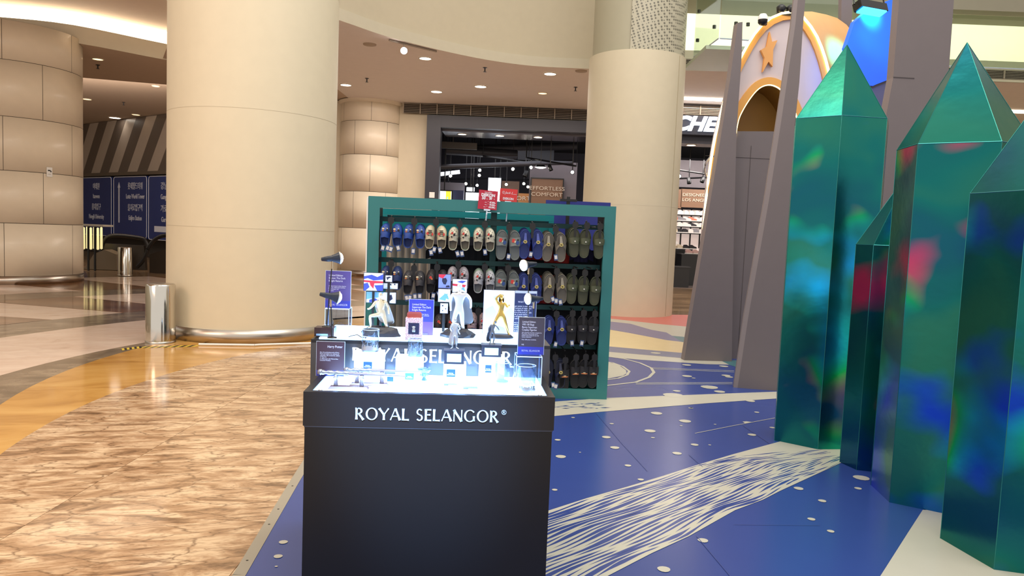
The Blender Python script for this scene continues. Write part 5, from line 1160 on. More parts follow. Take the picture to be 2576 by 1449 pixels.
def slide_parts(key, col, bed, style, L_=.265, Wd=.104, prints=()):
    mm = M('slide_' + key, col, .5); bm_ = M('slidebed_' + key, bed, .6); P_ = []
    b = B(); b.vpoly(outline(L_, Wd), -.004, .024); P_.append(('sole', b.mesh('slide_sole', mm)))
    b = B(); o = outline(L_, Wd, .97); b.tube([(x, -.006, z) for x, z in o], .0045, 5, 0, True); P_.append(('rim', b.mesh('slide_rim', mm, True)))
    b = B(); o = outline(L_, Wd, .86); b.face([(x, -.0048, z) for x, z in o]); P_.append(('footbed', b.mesh('slide_bed', bm_)))
    st = M('slidestrap_' + key, tuple(min(255, int(c * 1.1 + 4)) for c in col), .5)
    def bandarch(t0, t1, h, dip, n_=10, rw=5):
        rows = []
        for j in range(rw):
            f = j / (rw - 1); rows.append([(half(t0 + (t1 - t0) * f) * Wd / 2 * 1.02 * cos(pi * i / n_), -.004 - h * sin(pi * i / n_) ** .75, -L_ * (t0 + (t1 - t0) * f + dip * (f - .5) * 2 * (-abs(cos(pi * i / n_))))) for i in range(n_ + 1)])
        return rows
    if style == 'band':
        b = B(); b.grid(bandarch(.24, .50, .045, -.03)); P_.append(('strap', b.mesh('strap', st, True)))
    elif style == 'tongue':
        b = B(); b.grid(bandarch(.30, .54, .05, .03)); P_.append(('strap', b.mesh('strap', st, True)))
        b = B(); b.prism([(-.02, -.05, -L_ * .36), (0, -.057, -L_ * .54), (.03, -.052, -L_ * .42), (.006, -.05, -L_ * .24)], [(-.02, -.045, -L_ * .36), (0, -.052, -L_ * .54), (.03, -.047, -L_ * .42), (.006, -.045, -L_ * .24)]); P_.append(('strap_tab', b.mesh('strap_tab', mm)))
        b = B(); b.vpoly([(.006 * cos(a), -L_ * .44 + .006 * sin(a)) for a in [k * pi / 5 for k in range(10)]], -.061, -.056); P_.append(('snap', b.mesh('snap', M('snap_white', (225, 225, 220), .4))))
    elif style == 'tbar':
        b = B(); b.prism([(-.009, -.014, -L_ * .12), (.009, -.014, -L_ * .12), (.014, -.046, -L_ * .36), (-.014, -.046, -L_ * .36)], [(-.009, -.006, -L_ * .12), (.009, -.006, -L_ * .12), (.014, -.038, -L_ * .36), (-.014, -.038, -L_ * .36)]); P_.append(('centre_strap', b.mesh('tbar', st)))
        b = B()
        for sx in (-1, 1):
            b.grid([[(sx * .008, -.046, -L_ * .37), (sx * .03, -.036, -L_ * .42), (sx * Wd * .46, -.006, -L_ * .50)], [(sx * .010, -.046, -L_ * .43), (sx * .03, -.036, -L_ * .52), (sx * Wd * .44, -.006, -L_ * .66)]])
        P_.append(('side_strap', b.mesh('wings', st, True)))
        b = B(); b.vpoly([(.017 * cos(a), -L_ * .41 + .015 * sin(a)) for a in [k * pi / 7 for k in range(14)]], -.054, -.046); P_.append(('badge', b.mesh('badge', M('badge_cream', (206, 190, 110), .4))))
        b = B(); b.vpoly([(-.010, -L_ * .41 + .004), (-.002, -L_ * .41 + .009), (.004, -L_ * .41 - .002), (-.004, -L_ * .41 - .008)], -.0555, -.0541); b.vpoly([(.004, -L_ * .41 + .006), (.011, -L_ * .41 + .002), (.008, -L_ * .41 - .007)], -.0555, -.0541); P_.append(('badge_print', b.mesh('badge_print', M('badge_dark', (52, 44, 40), .5))))
    for (c_, x, t, sx, sz) in prints:
        b = B(); k = 10; b.vpoly([(x + sx * cos(a) * (1 + .3 * sin(4 * a + x * 50)), -L_ * t + sz * sin(a)) for a in [2 * pi * i / k for i in range(k)]], -.0520, -.0475); P_.append(('printed_patch', b.mesh('patch', M('charm_%d_%d_%d' % c_, c_, .4))))
    return P_
RED, BLKC, WHT, CRM, ORG, GRN, BLU = (206, 66, 58), (34, 32, 32), (226, 224, 216), (222, 214, 180), (196, 120, 70), (120, 190, 130), (46, 78, 140)
FACE = [(CRM, -.42, .22, .012, .008), (ORG, -.4, .30, .010, .006), (BLKC, .38, .27, .011, .009), (WHT, .42, .2, .005, .005)]
FIGC = [(RED, -.3, .26, .010, .011), (BLKC, .15, .33, .011, .014), (WHT, .2, .40, .004, .004), (BLKC, -.35, .42, .008, .008)]
KIND = {
    'blue clog': clog_parts('blue', (44, 78, 158), (30, 50, 104), charm=FACE),
    'navy clog': clog_parts('navy', (32, 52, 104), (24, 34, 66), charm=FACE),
    'charcoal clog': clog_parts('charcoal', (62, 62, 68), (40, 40, 46), charm=FACE),
    'black clog': clog_parts('black', (38, 36, 42), (26, 26, 32), charm=[(RED, -.1, .3, .012, .012), (ORG, .15, .36, .008, .008)]),
    'cream clog': clog_parts('cream', (198, 196, 178), (122, 116, 104), (150, 180, 160), charm=FIGC),
    'mint clog': clog_parts('mint', (150, 176, 160), (110, 116, 104), charm=FIGC),
    'grey white clog': clog_parts('grey', (176, 180, 188), (118, 120, 122), (130, 158, 150), charm=FIGC),
    'lilac grey clog': clog_parts('lilac', (164, 160, 172), (110, 108, 116), charm=FIGC),
    'dusty pink clog': clog_parts('pink', (160, 140, 146), (110, 96, 100), charm=FIGC),
    'cream lace printed clog': clog_parts('lace', (204, 196, 168), (120, 112, 98), (180, 172, 150), charm=[(RED, -.45, .34, .011, .013), (RED, .5, .36, .008, .014)], holes=False, laces=True),
    'grey sandal with red print': slide_parts('grey', (112, 120, 120), (104, 112, 114), 'band', prints=[(RED, -.014, .33, .016, .018), (BLU, .022, .40, .014, .02), (CRM, .0, .37, .007, .010), (BLKC, .026, .31, .008, .009)]),
    'blue sandal with round badge': slide_parts('blue', (40, 58, 132), (36, 52, 116), 'tbar'),
    'taupe sandal with round badge': slide_parts('taupe', (112, 108, 98), (104, 100, 92), 'tbar'),
    'navy sandal with round badge': slide_parts('navy', (30, 38, 66), (26, 32, 54), 'tbar'),
    'olive slide': slide_parts('olive', (70, 76, 56), (78, 80, 60), 'tongue'),
    'black slide': slide_parts('black', (36, 36, 40), (30, 30, 34), 'tongue'),
    'black slide with orange lining': slide_parts('orange', (32, 32, 36), (26, 26, 30), 'band', prints=[(ORG, 0, .47, .03, .006), (CRM, .0, .44, .012, .004)]),
}
def shoe(kind, x, y, z, tilt, label, group, rx=0):
    t = thing(('slide' if 'slide' in kind else 'sandal' if 'sandal' in kind else 'clog'), label, 'shoe', r2w(x, y, z), YAW, group)
    t.rotation_euler = (rx, tilt, YAW)
    done = {}
    for p_ in KIND[kind]:
        own = {'badge_print': 'badge', 'vent_hole': 'upper', 'charm': 'upper', 'laces': 'upper', 'printed_patch': 'strap', 'snap': 'strap_tab', 'badge': 'centre_strap'}.get(p_[0])
        par = done.get(own, t)
        if own == 'badge': par = t
        done[p_[0]] = put(p_[0], p_[1], par, p_[2] if len(p_) > 2 else None)
_hb = B(); _hb.vpoly([(-.010, -.085), (.010, -.085), (.012, -.01), (.026, .0), (.026, .035), (.016, .048), (-.016, .048), (-.026, .035), (-.026, 0), (-.012, -.01)], -.004, .004); HANG = _hb.mesh('hanger_plate', BLACKP)
_hb = B(); _hb.tube([(0, .0, .035), (0, .02, .055), (0, .05, .06), (0, .075, .045), (0, .08, .02)], .006, 6); HOOK = _hb.mesh('hanger_hook', BLACKP, True)
_tb = B(); _tb.box(-.017, .017, -.0015, .0015, -.055, 0); TAGB = _tb.mesh('tag_card', M('tag_navy', (60, 84, 130), .5))
_tb = B(); _tb.box(-.012, .012, -.0026, -.0016, -.042, -.010); TAGW = _tb.mesh('tag_sticker', M('tag_white', (214, 214, 214), .5))
ROWN = ['top row', 'second row', 'third row', 'bottom row']
PAIRN = ['front', 'second', 'third', 'rearmost']
def hook(row, idx, px, py, kind, npairs, back=None, single=False, tags=0):
    x, z = rk(px, py, .0)
    gname = kind + 's hanging on the rack'
    for k in range(npairs):
        y = .01 + .062 * k; kd = kind if (k == 0 or not back) else back
        zz = z + .006 * k
        if single:
            shoe(kd, x, y, zz, random.uniform(-.04, .04), '%s of the %s layer, %s place from the post, %s' % (kd, PAIRN[k], ORD[idx], ROWN[row]), gname)
        else:
            for s_ in (-1, 1):
                shoe(kd, x + s_ * (.047 if 'clog' in kd else .053), y, zz, s_ * -.045, '%s %s of the %s pair on the %s hook, %s' % ('left' if s_ < 0 else 'right', kd, PAIRN[k], ORD[idx], ROWN[row]), gname)
    hg = thing('shoe_hanger', 'black plastic hanger holding the %ss on the %s hook, %s' % (kind, ORD[idx], ROWN[row]), 'hanger', r2w(x, -.052, z + .01), YAW, 'black shoe hangers')
    put('plate', HANG, hg); put('hook', HOOK, hg)
    pg_ = B(); pg_.tube([(0, 0, 0), (0, .26, 0)], .005, 6); 
    bz = min(BZ, key=lambda q: abs(q - (z + .06)))
    for k in range(tags):
        tg = thing('price_tag', '%s price tag below the %ss on the %s hook, %s' % (ORD[k], kind, ORD[idx], ROWN[row]), 'price tag', r2w(x + (k - (tags - 1) / 2) * .04 + random.uniform(-.006, .006), -.068, z - (.19 if 'clog' in kind else .2) + random.uniform(-.02, .01)), YAW, 'price tags on the shoes')
        tg.rotation_euler = (0, random.uniform(-.35, .35), YAW); put('tag_card', TAGB, tg); put('tag_sticker', TAGW, tg)
random.seed(5)
R1 = [(985, 563, 'blue clog', 2, None, 4), (1043, 566, 'blue clog', 3, None, 1), (1097, 568, 'cream lace printed clog', 2, None, 3), (1156, 572, 'cream clog', 2, 'mint clog', 2), (1219, 574, 'cream clog', 3, 'mint clog', 1), (1280, 580, 'grey sandal with red print', 3, None, 1), (1338, 578, 'blue sandal with round badge', 4, None, 1), (1396, 585, 'taupe sandal with round badge', 4, None, 1)]
R2 = [(985, 671, 'navy clog', 2, None, 0), (1042, 683, 'charcoal clog', 2, None, 4), (1100, 680, 'black clog', 2, None, 2), (1153, 673, 'lilac grey clog', 2, None, 0), (1219, 680, 'grey white clog', 3, 'mint clog', 0), (1277, 683, 'grey sandal with red print', 3, None, 0), (1334, 690, 'blue sandal with round badge', 3, None, 0), (1399, 690, 'taupe sandal with round badge', 4, None, 3)]
for i, r in enumerate(R1): hook(0, i, r[0], r[1], r[2], r[3], r[4], tags=r[5])
for i, r in enumerate(R2): hook(1, i, r[0], r[1], r[2], r[3], r[4], tags=r[5])
hook(2, 5, 1203, 790, 'dusty pink clog', 2); hook(2, 4, 1120, 790, 'black clog', 1); hook(2, 7, 1398, 797, 'blue sandal with round badge', 2, tags=1)
hook(3, 7, 1395, 905, 'navy sandal with round badge', 2, tags=2)
for i, (px, py) in enumerate([(1445, 574), (1474, 576), (1507, 578)]): hook(0, i, px, py, 'olive slide', 3 if i == 0 else 1, None, True)
for i, (px, py) in enumerate([(1442, 692), (1469, 694), (1500, 696)]): hook(1, i, px, py, 'olive slide', 3 if i == 0 else 1, None, True)
for i, (px, py) in enumerate([(1438, 795), (1466, 794), (1494, 796)]): hook(2, i, px, py, 'black slide', 2 if i == 0 else 1, None, True, tags=1 if i < 2 else 0)
for i, (px, py) in enumerate([(1420, 912), (1447, 905), (1471, 904), (1493, 905)]): hook(3, i, px, py, 'black slide with orange lining', 1, None, True)
PEG = B(); PEG.tube([(0, -.05, 0), (0, .2, 0)], .0055, 6); PEGM = PEG.mesh('display_peg', BLACKP, True)
for (pxs, row) in (([985, 1043, 1097, 1156, 1219, 1280, 1338, 1396, 1460, 1495], 0), ([985, 1042, 1100, 1153, 1219, 1277, 1334, 1399, 1455, 1490], 1), ([1120, 1203, 1398, 1452, 1482], 2), ([1395, 1432, 1462, 1485], 3)):
    for px in pxs:
        o = put('display_peg', PEGM, rack); o.location = (rk(px, 600, .0)[0], 0, BZ[row] + .0)
# garments in the shadow of the rack
def shirt(px0, px1, py0, py1, y, m, label):
    xa, zt = rk(px0, py0, y); xb, zb = rk(px1, py1, y); t = thing('hanging_shirt', label, 'shirt', r2w((xa + xb) / 2, y, zt), YAW, 'shirts hanging inside the rack'); w_, h = xb - xa, zt - zb; b = B(); n_ = 14
    b.grid([[(-w_ / 2 + w_ * i / n_, .012 * sin(i * 1.7 + k) * (k > 0), -h * f - (.03 * abs(i / n_ - .5) if k == 0 else 0)) for i in range(n_ + 1)] for k, f in enumerate((0, .3, .6, 1))]); b.build('body', m, t, True)
    b = B()
    for s_ in (-1, 1): b.grid([[(s_ * w_ / 2, 0, -.01), (s_ * (w_ / 2 + .05), .01, -.06)], [(s_ * w_ / 2, 0, -.12), (s_ * (w_ / 2 + .05), .01, -.14)]])
    b.build('sleeve', m, t)
DK, RDS = M('shirt_black', (26, 28, 36), .85), M('shirt_red', (186, 44, 38), .75)
shirt(1085, 1150, 615, 720, .31, DK, 'black shirt hanging in the rack behind the lace printed clogs')
shirt(1165, 1230, 615, 720, .32, DK, 'black shirt hanging in the rack behind the second cream clogs')
shirt(1255, 1310, 600, 700, .33, M('shirt_print', (78, 74, 84), .8), 'dark printed shirt hanging in the rack behind the grey sandals')
shirt(1315, 1372, 600, 655, .34, RDS, 'red shirt hanging in the rack behind the blue sandals')
shirt(1372, 1432, 600, 663, .35, RDS, 'red shirt hanging in the rack behind the taupe sandals')
shirt(1355, 1410, 690, 765, .36, RDS, 'red shirt low in the rack behind the second row taupe sandals')
shirt(1445, 1480, 620, 660, .36, M('shirt_navy', (44, 42, 86), .8), 'navy shirt hanging in the rack behind the olive slides')
# discount signs clipped to the rack
def disc(px0, py0, px1, py1, y, tilt, m, label, texts, clipx):
    xa, zt = rk(px0, py0, y); xb, zb = rk(px1, py1, y); w_, h = xb - xa, zt - zb
    t = thing('discount_sign', label, 'sign', r2w((xa + xb) / 2, y, zb), YAW, 'red discount signs'); t.rotation_euler = (0, tilt, YAW)
    b = B(); b.box(-w_ / 2, w_ / 2, 0, .002, 0, h); b.build('printed_card', m, t)
    for s_, fx, fy, k, al, kw in texts: text(s_, (-w_ / 2 + w_ * fx, -.0008, h * (1 - fy)), h * k, TXW, t, align=al, ex=.0004, **kw)
    b = B(); b.box(-.028, .028, -.004, .006, -.012, .004); b.cbox((0, 0, -.03), (.012, .008, .03)); b.build('clip', EDGEC, t)
    zc = BZ[0] + .02 - zb; b = B(); b.tube([(0, .005, -.04), (0, .01, zc * .6), (0, .02, zc)], .006, 6); b.build('clip_stem', EDGEC, t, True); return t, w_, h
t, w_, h = disc(1203, 478, 1249, 528, -.03, .05, M('sign_crimson', (184, 34, 62), .4), 'crimson discount sign with price list clipped to the rack top bar',
     [('zandilac', .5, .14, .13, 'CENTER', {}), ('DISKON', .5, .31, .20, 'CENTER', dict(bold=.002, wid=.98)), ('50', .18, .48, .24, 'LEFT', dict(bold=.002, wid=.8)), ('%', .42, .48, .10, 'LEFT', {}), ('+', .52, .38, .12, 'LEFT', {}), ('20', .56, .46, .18, 'LEFT', dict(bold=.002, wid=.85)), ('%', .80, .46, .09, 'LEFT', {}),
      ('—  *  87.000,-\n—  *  99.000,-\n—  *  103.000,-', .93, .66, .125, 'RIGHT', dict(bold=.001, wid=.8))], 0)
t, w_, h = disc(1257, 474, 1300, 508, .03, .04, M('sign_scarlet', (206, 52, 54), .4), 'scarlet discount sign with handwritten name behind the crimson one',
     [('Ⓩ', .12, .40, .26, 'LEFT', {}), ('Jack L', .30, .40, .26, 'LEFT', dict(shear=.4)), ('DISKON', .5, .86, .24, 'CENTER', dict(bold=.001, wid=.95))], 0)
b = B(); b.box(w_ * .26, w_ * .46, -.0012, -.0002, h * .6, h * .62); b.build('underline', TXW, t)
# ------------------------------------------------------------------ shop front and interior
YS = 22.6
def aw(px, py, Y=YS): return at(px, py, Y)
nf = thing('shop_front', 'dark navy shop front frame between the cream piers', 'shop front')
xa, xb = -2.76, 2.19
b = B(); b.box(xa, xa + .42, YS - .15, YS + .3, 0, 4.93); b.build('side_post', NAVY, nf)
b = B(); b.box(xa + .421, xb, YS - .15, YS + .3, 4.58, 4.93); b.build('header', NAVY, nf)
b = B(); b.box(xa + .421, xb, YS + .301, YS + 1.6, 4.52, 4.579); b.build('soffit', M('soffit_metal', (120, 116, 124), .25, .7), nf)
b = B(); b.box(xa + .14, xa + .30, YS - .157, YS - .151, aw(1086, 498)[2], aw(1086, 484)[2]); o = b.build('notice_sticker', WHITEP, nf)
YS0 = YS; YS = 21.0
def aw(px, py): return at(px, py, YS)
sh = thing('shop_front', 'dark shop front beside the slender column with lit white lettering', 'shop front')
x0, z0 = aw(1700, 336)[0], aw(1700, 338)[2]
b = B(); b.box(3.9, 8.99, YS - .1, YS + .3, z0, 4.97); b.build('header', M('header_black', (30, 34, 48), .35), sh)
b = B(); b.box(3.9, 8.99, YS + .301, YS + 1.0, z0 - .2, z0 - .001); b.build('soffit', M('soffit_dark', (72, 72, 80), .3, .5), sh)
b = B(); b.box(3.7, 3.899, YS - .1, YS + .3, 0, 4.97); b.build('side_post', NAVY, sh)
SIGNW = M('sign_letter_white', (236, 244, 255), es=2.6)
lw_ = text('SKECHERS', (aw(1696, 333)[0] - 1.08, YS - .16, aw(1750, 330)[2]), .54, SIGNW, sh, shear=.32, wid=1.12, ex=.03, bold=.02, name='lit_lettering'); YS = YS0
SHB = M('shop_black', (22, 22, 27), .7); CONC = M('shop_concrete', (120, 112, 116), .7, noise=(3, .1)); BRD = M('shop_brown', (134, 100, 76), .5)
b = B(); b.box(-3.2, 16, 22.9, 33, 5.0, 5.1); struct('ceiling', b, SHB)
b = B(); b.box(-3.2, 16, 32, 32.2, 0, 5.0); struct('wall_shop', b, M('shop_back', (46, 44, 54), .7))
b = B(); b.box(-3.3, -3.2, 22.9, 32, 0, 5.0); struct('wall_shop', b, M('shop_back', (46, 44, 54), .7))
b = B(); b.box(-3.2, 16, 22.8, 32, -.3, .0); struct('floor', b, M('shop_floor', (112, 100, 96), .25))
# ceiling services
DUCT = M('duct_grey', (66, 66, 72), .45, .3)
for i, (p, q, r, lab) in enumerate([((1120, 377), (1300, 389), .16, 'grey round duct under the shop ceiling'), ((1160, 374), (1450, 368), .13, 'long duct crossing high under the shop ceiling'), ((1108, 420), (1440, 408), .08, 'thin dark pipe crossing the shop ceiling')]):
    A_, C_ = at(p[0], p[1], 25.5 + 1.2 * i - (3.2 if i == 2 else 0)), at(q[0], q[1], 26.0 + 1.2 * i - (3.2 if i == 2 else 0)); b = B(); b.tube([A_, C_], r, 12); tag(b.build('duct', DUCT, None, True), lab, 'duct')
b = B(); A_ = at(1345, 390, 29); b.cbox((A_[0], A_[1], A_[2]), (1.4, .8, .5), 0, .1); tag(b.build('duct_box', M('duct_dark', (34, 34, 38), .6)), 'square dark duct box under the shop ceiling', 'duct')
b = B(); A_ = at(1140, 366, 25); b.cbox(A_, (1.6, .1, .22), 0, .06); b.cbox((A_[0], A_[1], (A_[2] + .11 + 5.0) / 2), (.02, .02, 5.0 - A_[2] - .11)); tag(b.build('ceiling_baffle', M('duct_pale', (96, 92, 90), .5)), 'pale flat panel under the shop ceiling', 'panel')
def track(p, q, Y0, Y1, label):
    A_, C_ = at(p[0], p[1], Y0), at(q[0], q[1], Y1); t = thing('light_track', label, 'track', A_); b = B(); b.tube([(0, 0, 0), tuple(Vector(C_) - Vector(A_))], .03, 4); b.build('rail', BLACKP, t)
    b = B(); b.tube([(0, 0, 0), (0, 0, 5.0 - A_[2])], .01, 4); d = Vector(C_) - Vector(A_); b.tube([tuple(d), (d.x, d.y, 5.0 - A_[2])], .01, 4); b.build('rod', BLACKP, t)
track((1325, 397), (1450, 418), 25, 24, 'black light track sloping across the shop near the slender column')
track((1215, 393), (1330, 410), 25.5, 25.5, 'black light track high in the middle of the shop')
track((1105, 452), (1260, 448), 29, 29, 'black light track deep on the shop side near the dark post')
track((1260, 452), (1335, 452), 29, 29, 'black light track deep in the shop beside the brown sign')
track((1690, 425), (1790, 440), 25, 25, 'black light track seen beyond the slender column')
track((1690, 450), (1790, 446), 26, 26, 'lower black light track seen beyond the slender column')
SPOTL = M('spot_glow', (255, 246, 232), es=16)
_sp = B(); _sp.lathe([(0, -.12), (.06, -.11), (.075, .08), (.07, .1)], (0, 0, 0), 12); SPB = _sp.mesh('spot_can', BLACKP, True)
_sp = B(); _sp.disc((0, 0, .095), .052, 12); SPG = _sp.mesh('spot_glow', SPOTL)
_sp = B(); _sp.cbox((0, 0, -.2), (.03, .03, .18)); SPS = _sp.mesh('spot_stem', BLACKP)
SPN = [(1207, 428, 27, 1), (1206, 441, 28, 1), (1133, 442, 26, 1), (1290, 425, 26, 1), (1336, 421, 25, 1), (1440, 433, 24.3, 1), (1274, 464, 28, 1), (1384, 422, 24.4, 0), (1128, 464, 28.3, 0), (1172, 462, 28, 1), (1200, 466, 29, 1), (1318, 462, 29, 1), (1328, 470, 29.5, 1), (1709, 443, 26, 1), (1733, 455, 25, 0), (1696, 462, 25.4, 0), (1768, 452, 25, 0), (1258, 452, 28, 0), (1322, 437, 25.5, 0)]
for i, (px, py, Y, on) in enumerate(SPN):
    p = at(px, py, Y); t = thing('track_spotlight', ('lit' if on else 'unlit') + ' black spotlight in the shop, ' + ORD[i % 12] + (' of the main group' if i < 12 else ' of the far group'), 'spotlight', p, 0, 'track spotlights in the shop')
    cn = put('can', SPB, t); b = B(); b.cbox((0, 0, (5.0 - p[2]) / 2), (.03, .03, 5.0 - p[2])); b.build('stem', BLACKP, t)
    if on: put('lamp', SPG, cn)
    d = (Vector((0, 0, HGT)) + Vector((random.uniform(-2, 2), 0, -1)) - Vector(p)).normalized() if on else Vector((random.uniform(-.5, .5), -.2, -1))
    cn.rotation_euler = d.to_track_quat('Z', 'Y').to_euler()
p = at(1360, 421, 24.5); t = thing('pendant_lamp', 'round bright ceiling lamp above the brown sign in the shop', 'lamp', p)
b = B(); b.lathe([(0, .09), (.16, .07), (.19, 0)], (0, 0, 0), 20); b.build('housing', BLACKP, t, True); b = B(); b.lathe([(.185, 0), (.1, -.03), (0, -.035)], (0, 0, 0), 20); b.build('lamp', LEDW, t, True)
b = B(); b.cbox((0, 0, (5.0 - p[2]) / 2 + .04), (.02, .02, 5.0 - p[2] - .08)); b.build('rod', BLACKP, t)
# walls, boards, screens
def board(px0, py0, px1, py1, Y, m, label, txt=None, size=.2, cat='board', name='wall_board', frame=True, tcol=None, d=.12, floor_=False, hang=False):
    A_, C_ = at(px0, py0, Y), at(px1, py1, Y); t = thing(name, label, cat, ((A_[0] + C_[0]) / 2, Y, 0 if floor_ else C_[2])); w_, h = C_[0] - A_[0], A_[2] - (0 if floor_ else C_[2])
    b = B(); b.box(-w_ / 2, w_ / 2, 0, d, 0, h); b.build('panel', m, t)
    if frame:
        b = B()
        for q in ((-w_ / 2 - .04, -w_ / 2, 0, h), (w_ / 2, w_ / 2 + .04, 0, h)): b.box(q[0], q[1], -.02, d, q[2], q[3])
        b.box(-w_ / 2 - .04, w_ / 2 + .04, -.02, d, h, h + .04); b.build('edge', BLACKP, t)
    if hang:
        b = B(); b.box(-.02, .02, .03, .07, h + (.041 if frame else 0), 5.0 - C_[2]); b.build('hanging_rod', BLACKP, t)
    if txt: text(txt, (0, -.012, h * .7), size, tcol or M('letter_bone', (226, 208, 186), .4), t, align='CENTER', ex=.01, line=1.15, wid=1.25)
    return t
board(1334, 405, 1446, 560, 26.2, CONC, 'tall grey concrete wall panel behind the brown sign in the shop', frame=False, floor_=True)
board(1338, 449, 1412, 545, 26.0, BRD, 'brown sign with two lines of lettering on the concrete wall', 'EFFORTLESS\nCOMFORT', .185, 'sign', 'wall_sign')
board(1304, 486, 1336, 545, 28.5, M('shop_amber', (190, 128, 74), .5), 'amber lit sign half hidden behind the brown one', 'EFFORTLESS\nCOMFORT', .22, 'sign', 'wall_sign', False)
board(1262, 455, 1303, 545, 29.5, M('shop_brown2', (130, 100, 80), .5), 'plain brown wall panel deep inside the shop', frame=False)
LITP = M('panel_lit', (236, 244, 255), es=3.2)
board(1229, 447, 1256, 560, 27.0, LITP, 'tall bright white light panel deep in the shop', frame=False, cat='light box', name='light_box', hang=True)
board(1172, 484, 1204, 560, 26.5, LITP, 'lower bright white light panel left of the tall one', frame=False, cat='light box', name='light_box', hang=True)
board(1174, 471, 1193, 481, 26.6, LITP, 'small bright white light panel above the lower one', frame=False, cat='light box', name='light_box', hang=True)
t = board(1098, 430, 1157, 441, 27.4, LITP, 'slanting bright white light strip near the dark post', frame=False, cat='light box', name='light_box', hang=True); t.rotation_euler = (0, radians(-9), 0)
t = board(1099, 480, 1135, 512, 25.2, M('screen_white', (232, 240, 232), es=1.6), 'bright advertising screen near the dark post', cat='screen', name='advert_screen', hang=True)
b = B(); b.box(.06, .23, -.006, 0, .0, .42); b.box(.14, .2, -.009, -.006, 0, .25); b.build('picture', M('screen_yellow', (240, 206, 60), es=1.3), t)
b = B(); b.box(-.25, -.18, -.006, 0, .0, .42); b.box(.1, .14, -.006, 0, 0, .22); b.build('picture', M('screen_blue', (70, 150, 230), es=1.3), t)
board(1136, 478, 1164, 545, 25.6, M('shop_navy_panel', (38, 46, 86), .5), 'dark navy panel beside the advertising screen', frame=False)
board(1108, 458, 1166, 545, 27, CONC, 'grey wall panel behind the advertising screen', frame=False)
# right-hand bay: screen, shelves with trainers, black blocks
t = board(1664, 482, 1690, 520, 26.5, M('screen_cool', (196, 220, 245), es=1.2), 'picture screen above the trainer shelves', cat='screen', name='advert_screen', hang=True)
b = B(); b.box(.0, .12, -.006, 0, .08, .4); b.build('picture', M('screen_pic', (60, 70, 130), es=.8), t)
board(1691, 475, 1713, 524, 26.7, BRD, 'brown panel above the trainer shelves beside the screen', frame=False)
t = board(1714.5, 475, 1790, 524, 26.7, BRD, 'brown panel with small lettering above the trainer shelves', frame=False)
text('DESIGNED IN\nLOS ANGELES', (-.52, -.012, .40), .155, M('letter_bone', (226, 208, 186), .4), t, ex=.008, line=1.2, wid=1.15)
board(1655, 400, 1800, 474, 27.2, CONC, 'grey concrete wall above the trainer shelves', frame=False)
A_, C_ = at(1660, 524, 26.7), at(1800, 610, 26.7)
sv = thing('shoe_shelves', 'lit wall shelves with three rows of trainers beyond the slender column', 'shelves', ((A_[0] + C_[0]) / 2, 26.7, 0)); w_ = C_[0] - A_[0]
b = B(); b.box(-w_ / 2, w_ / 2, .3, .34, 0, A_[2]); b.build('back_panel', M('shelf_back', (236, 214, 204), .5, es=.55), sv)
SHZ = [at(1720, 540, 26.7)[2], at(1720, 556, 26.7)[2], at(1720, 570, 26.7)[2], at(1720, 586, 26.7)[2]]
for z in SHZ: b = B(); b.box(-w_ / 2, w_ / 2, -.02, .3, z - .03, z); b.build('shelf', BLACKP, sv)
b = B()
for k in range(6): b.cbox((-w_ / 2 + w_ * (k + .5) / 6, .28, 1.9), (.05, .04, 1.4))
b.build('upright', BLACKP, sv, kind='stuff')
def trainer_meshes():
    b = B(); prof = [(-.14, 0), (.15, 0), (.16, .03), (.12, .06), (.05, .075), (0, .10), (-.05, .125), (-.13, .12), (-.15, .06)]
    n0 = [(x, -.045 if i else -.04, z) for i, (x, z) in enumerate(prof)]; b.vpoly(prof, -.042, .042); up = b.v, b.f, b.m
    s = B(); s.vpoly([(-.155, 0), (.165, 0), (.17, .02), (.16, .032), (-.15, .032)], -.05, .05); return b, s
UPB, SOB = trainer_meshes()
UPS = {n: UPB.mesh('trainer_upper', M('trainer_' + n.replace(' ', '_'), c, .6)) for n, c in (('white', (236, 228, 220)), ('coral', (214, 128, 104)), ('black', (40, 38, 42)), ('pink', (214, 176, 172)), ('cream', (226, 208, 180)), ('grey', (140, 136, 140)))}
SOL = SOB.mesh('trainer_sole', M('trainer_sole', (232, 226, 220), .5))
def trainer(px, py, Y, colr, label, rz=0.0, z=None, s_=1.0):
    p = at(px, py, Y); t = thing('trainer', label, 'shoe', (p[0], p[1], z if z is not None else p[2]), rz, 'trainers in the shop'); t.scale = (s_, s_, s_)
    put('upper', UPS[colr], t).location = (0, 0, .033); put('sole', SOL, t); return t
rowsn = ['top', 'second', 'third', 'lowest']
cols_ = [['white', 'white', 'white', 'white', 'white', 'white', 'white'], ['white', 'coral', 'grey', 'white', 'coral', 'white', 'white'], ['cream', 'white', 'white', 'white', 'black', 'white', 'white'], ['white', 'cream', 'black', 'black', 'white', 'grey', 'white']]
for r in range(4):
    for k, px in enumerate((1688, 1702, 1715, 1728, 1742, 1756, 1770)):
        trainer(px, 550, 26.68, cols_[r][k], '%s trainer in the %s place of the %s shelf' % (cols_[r][k], ORD[k], rowsn[r]), random.uniform(-.3, .3), SHZ[r], 1.0)
BENCH = M('bench_black', (34, 33, 35), .4)
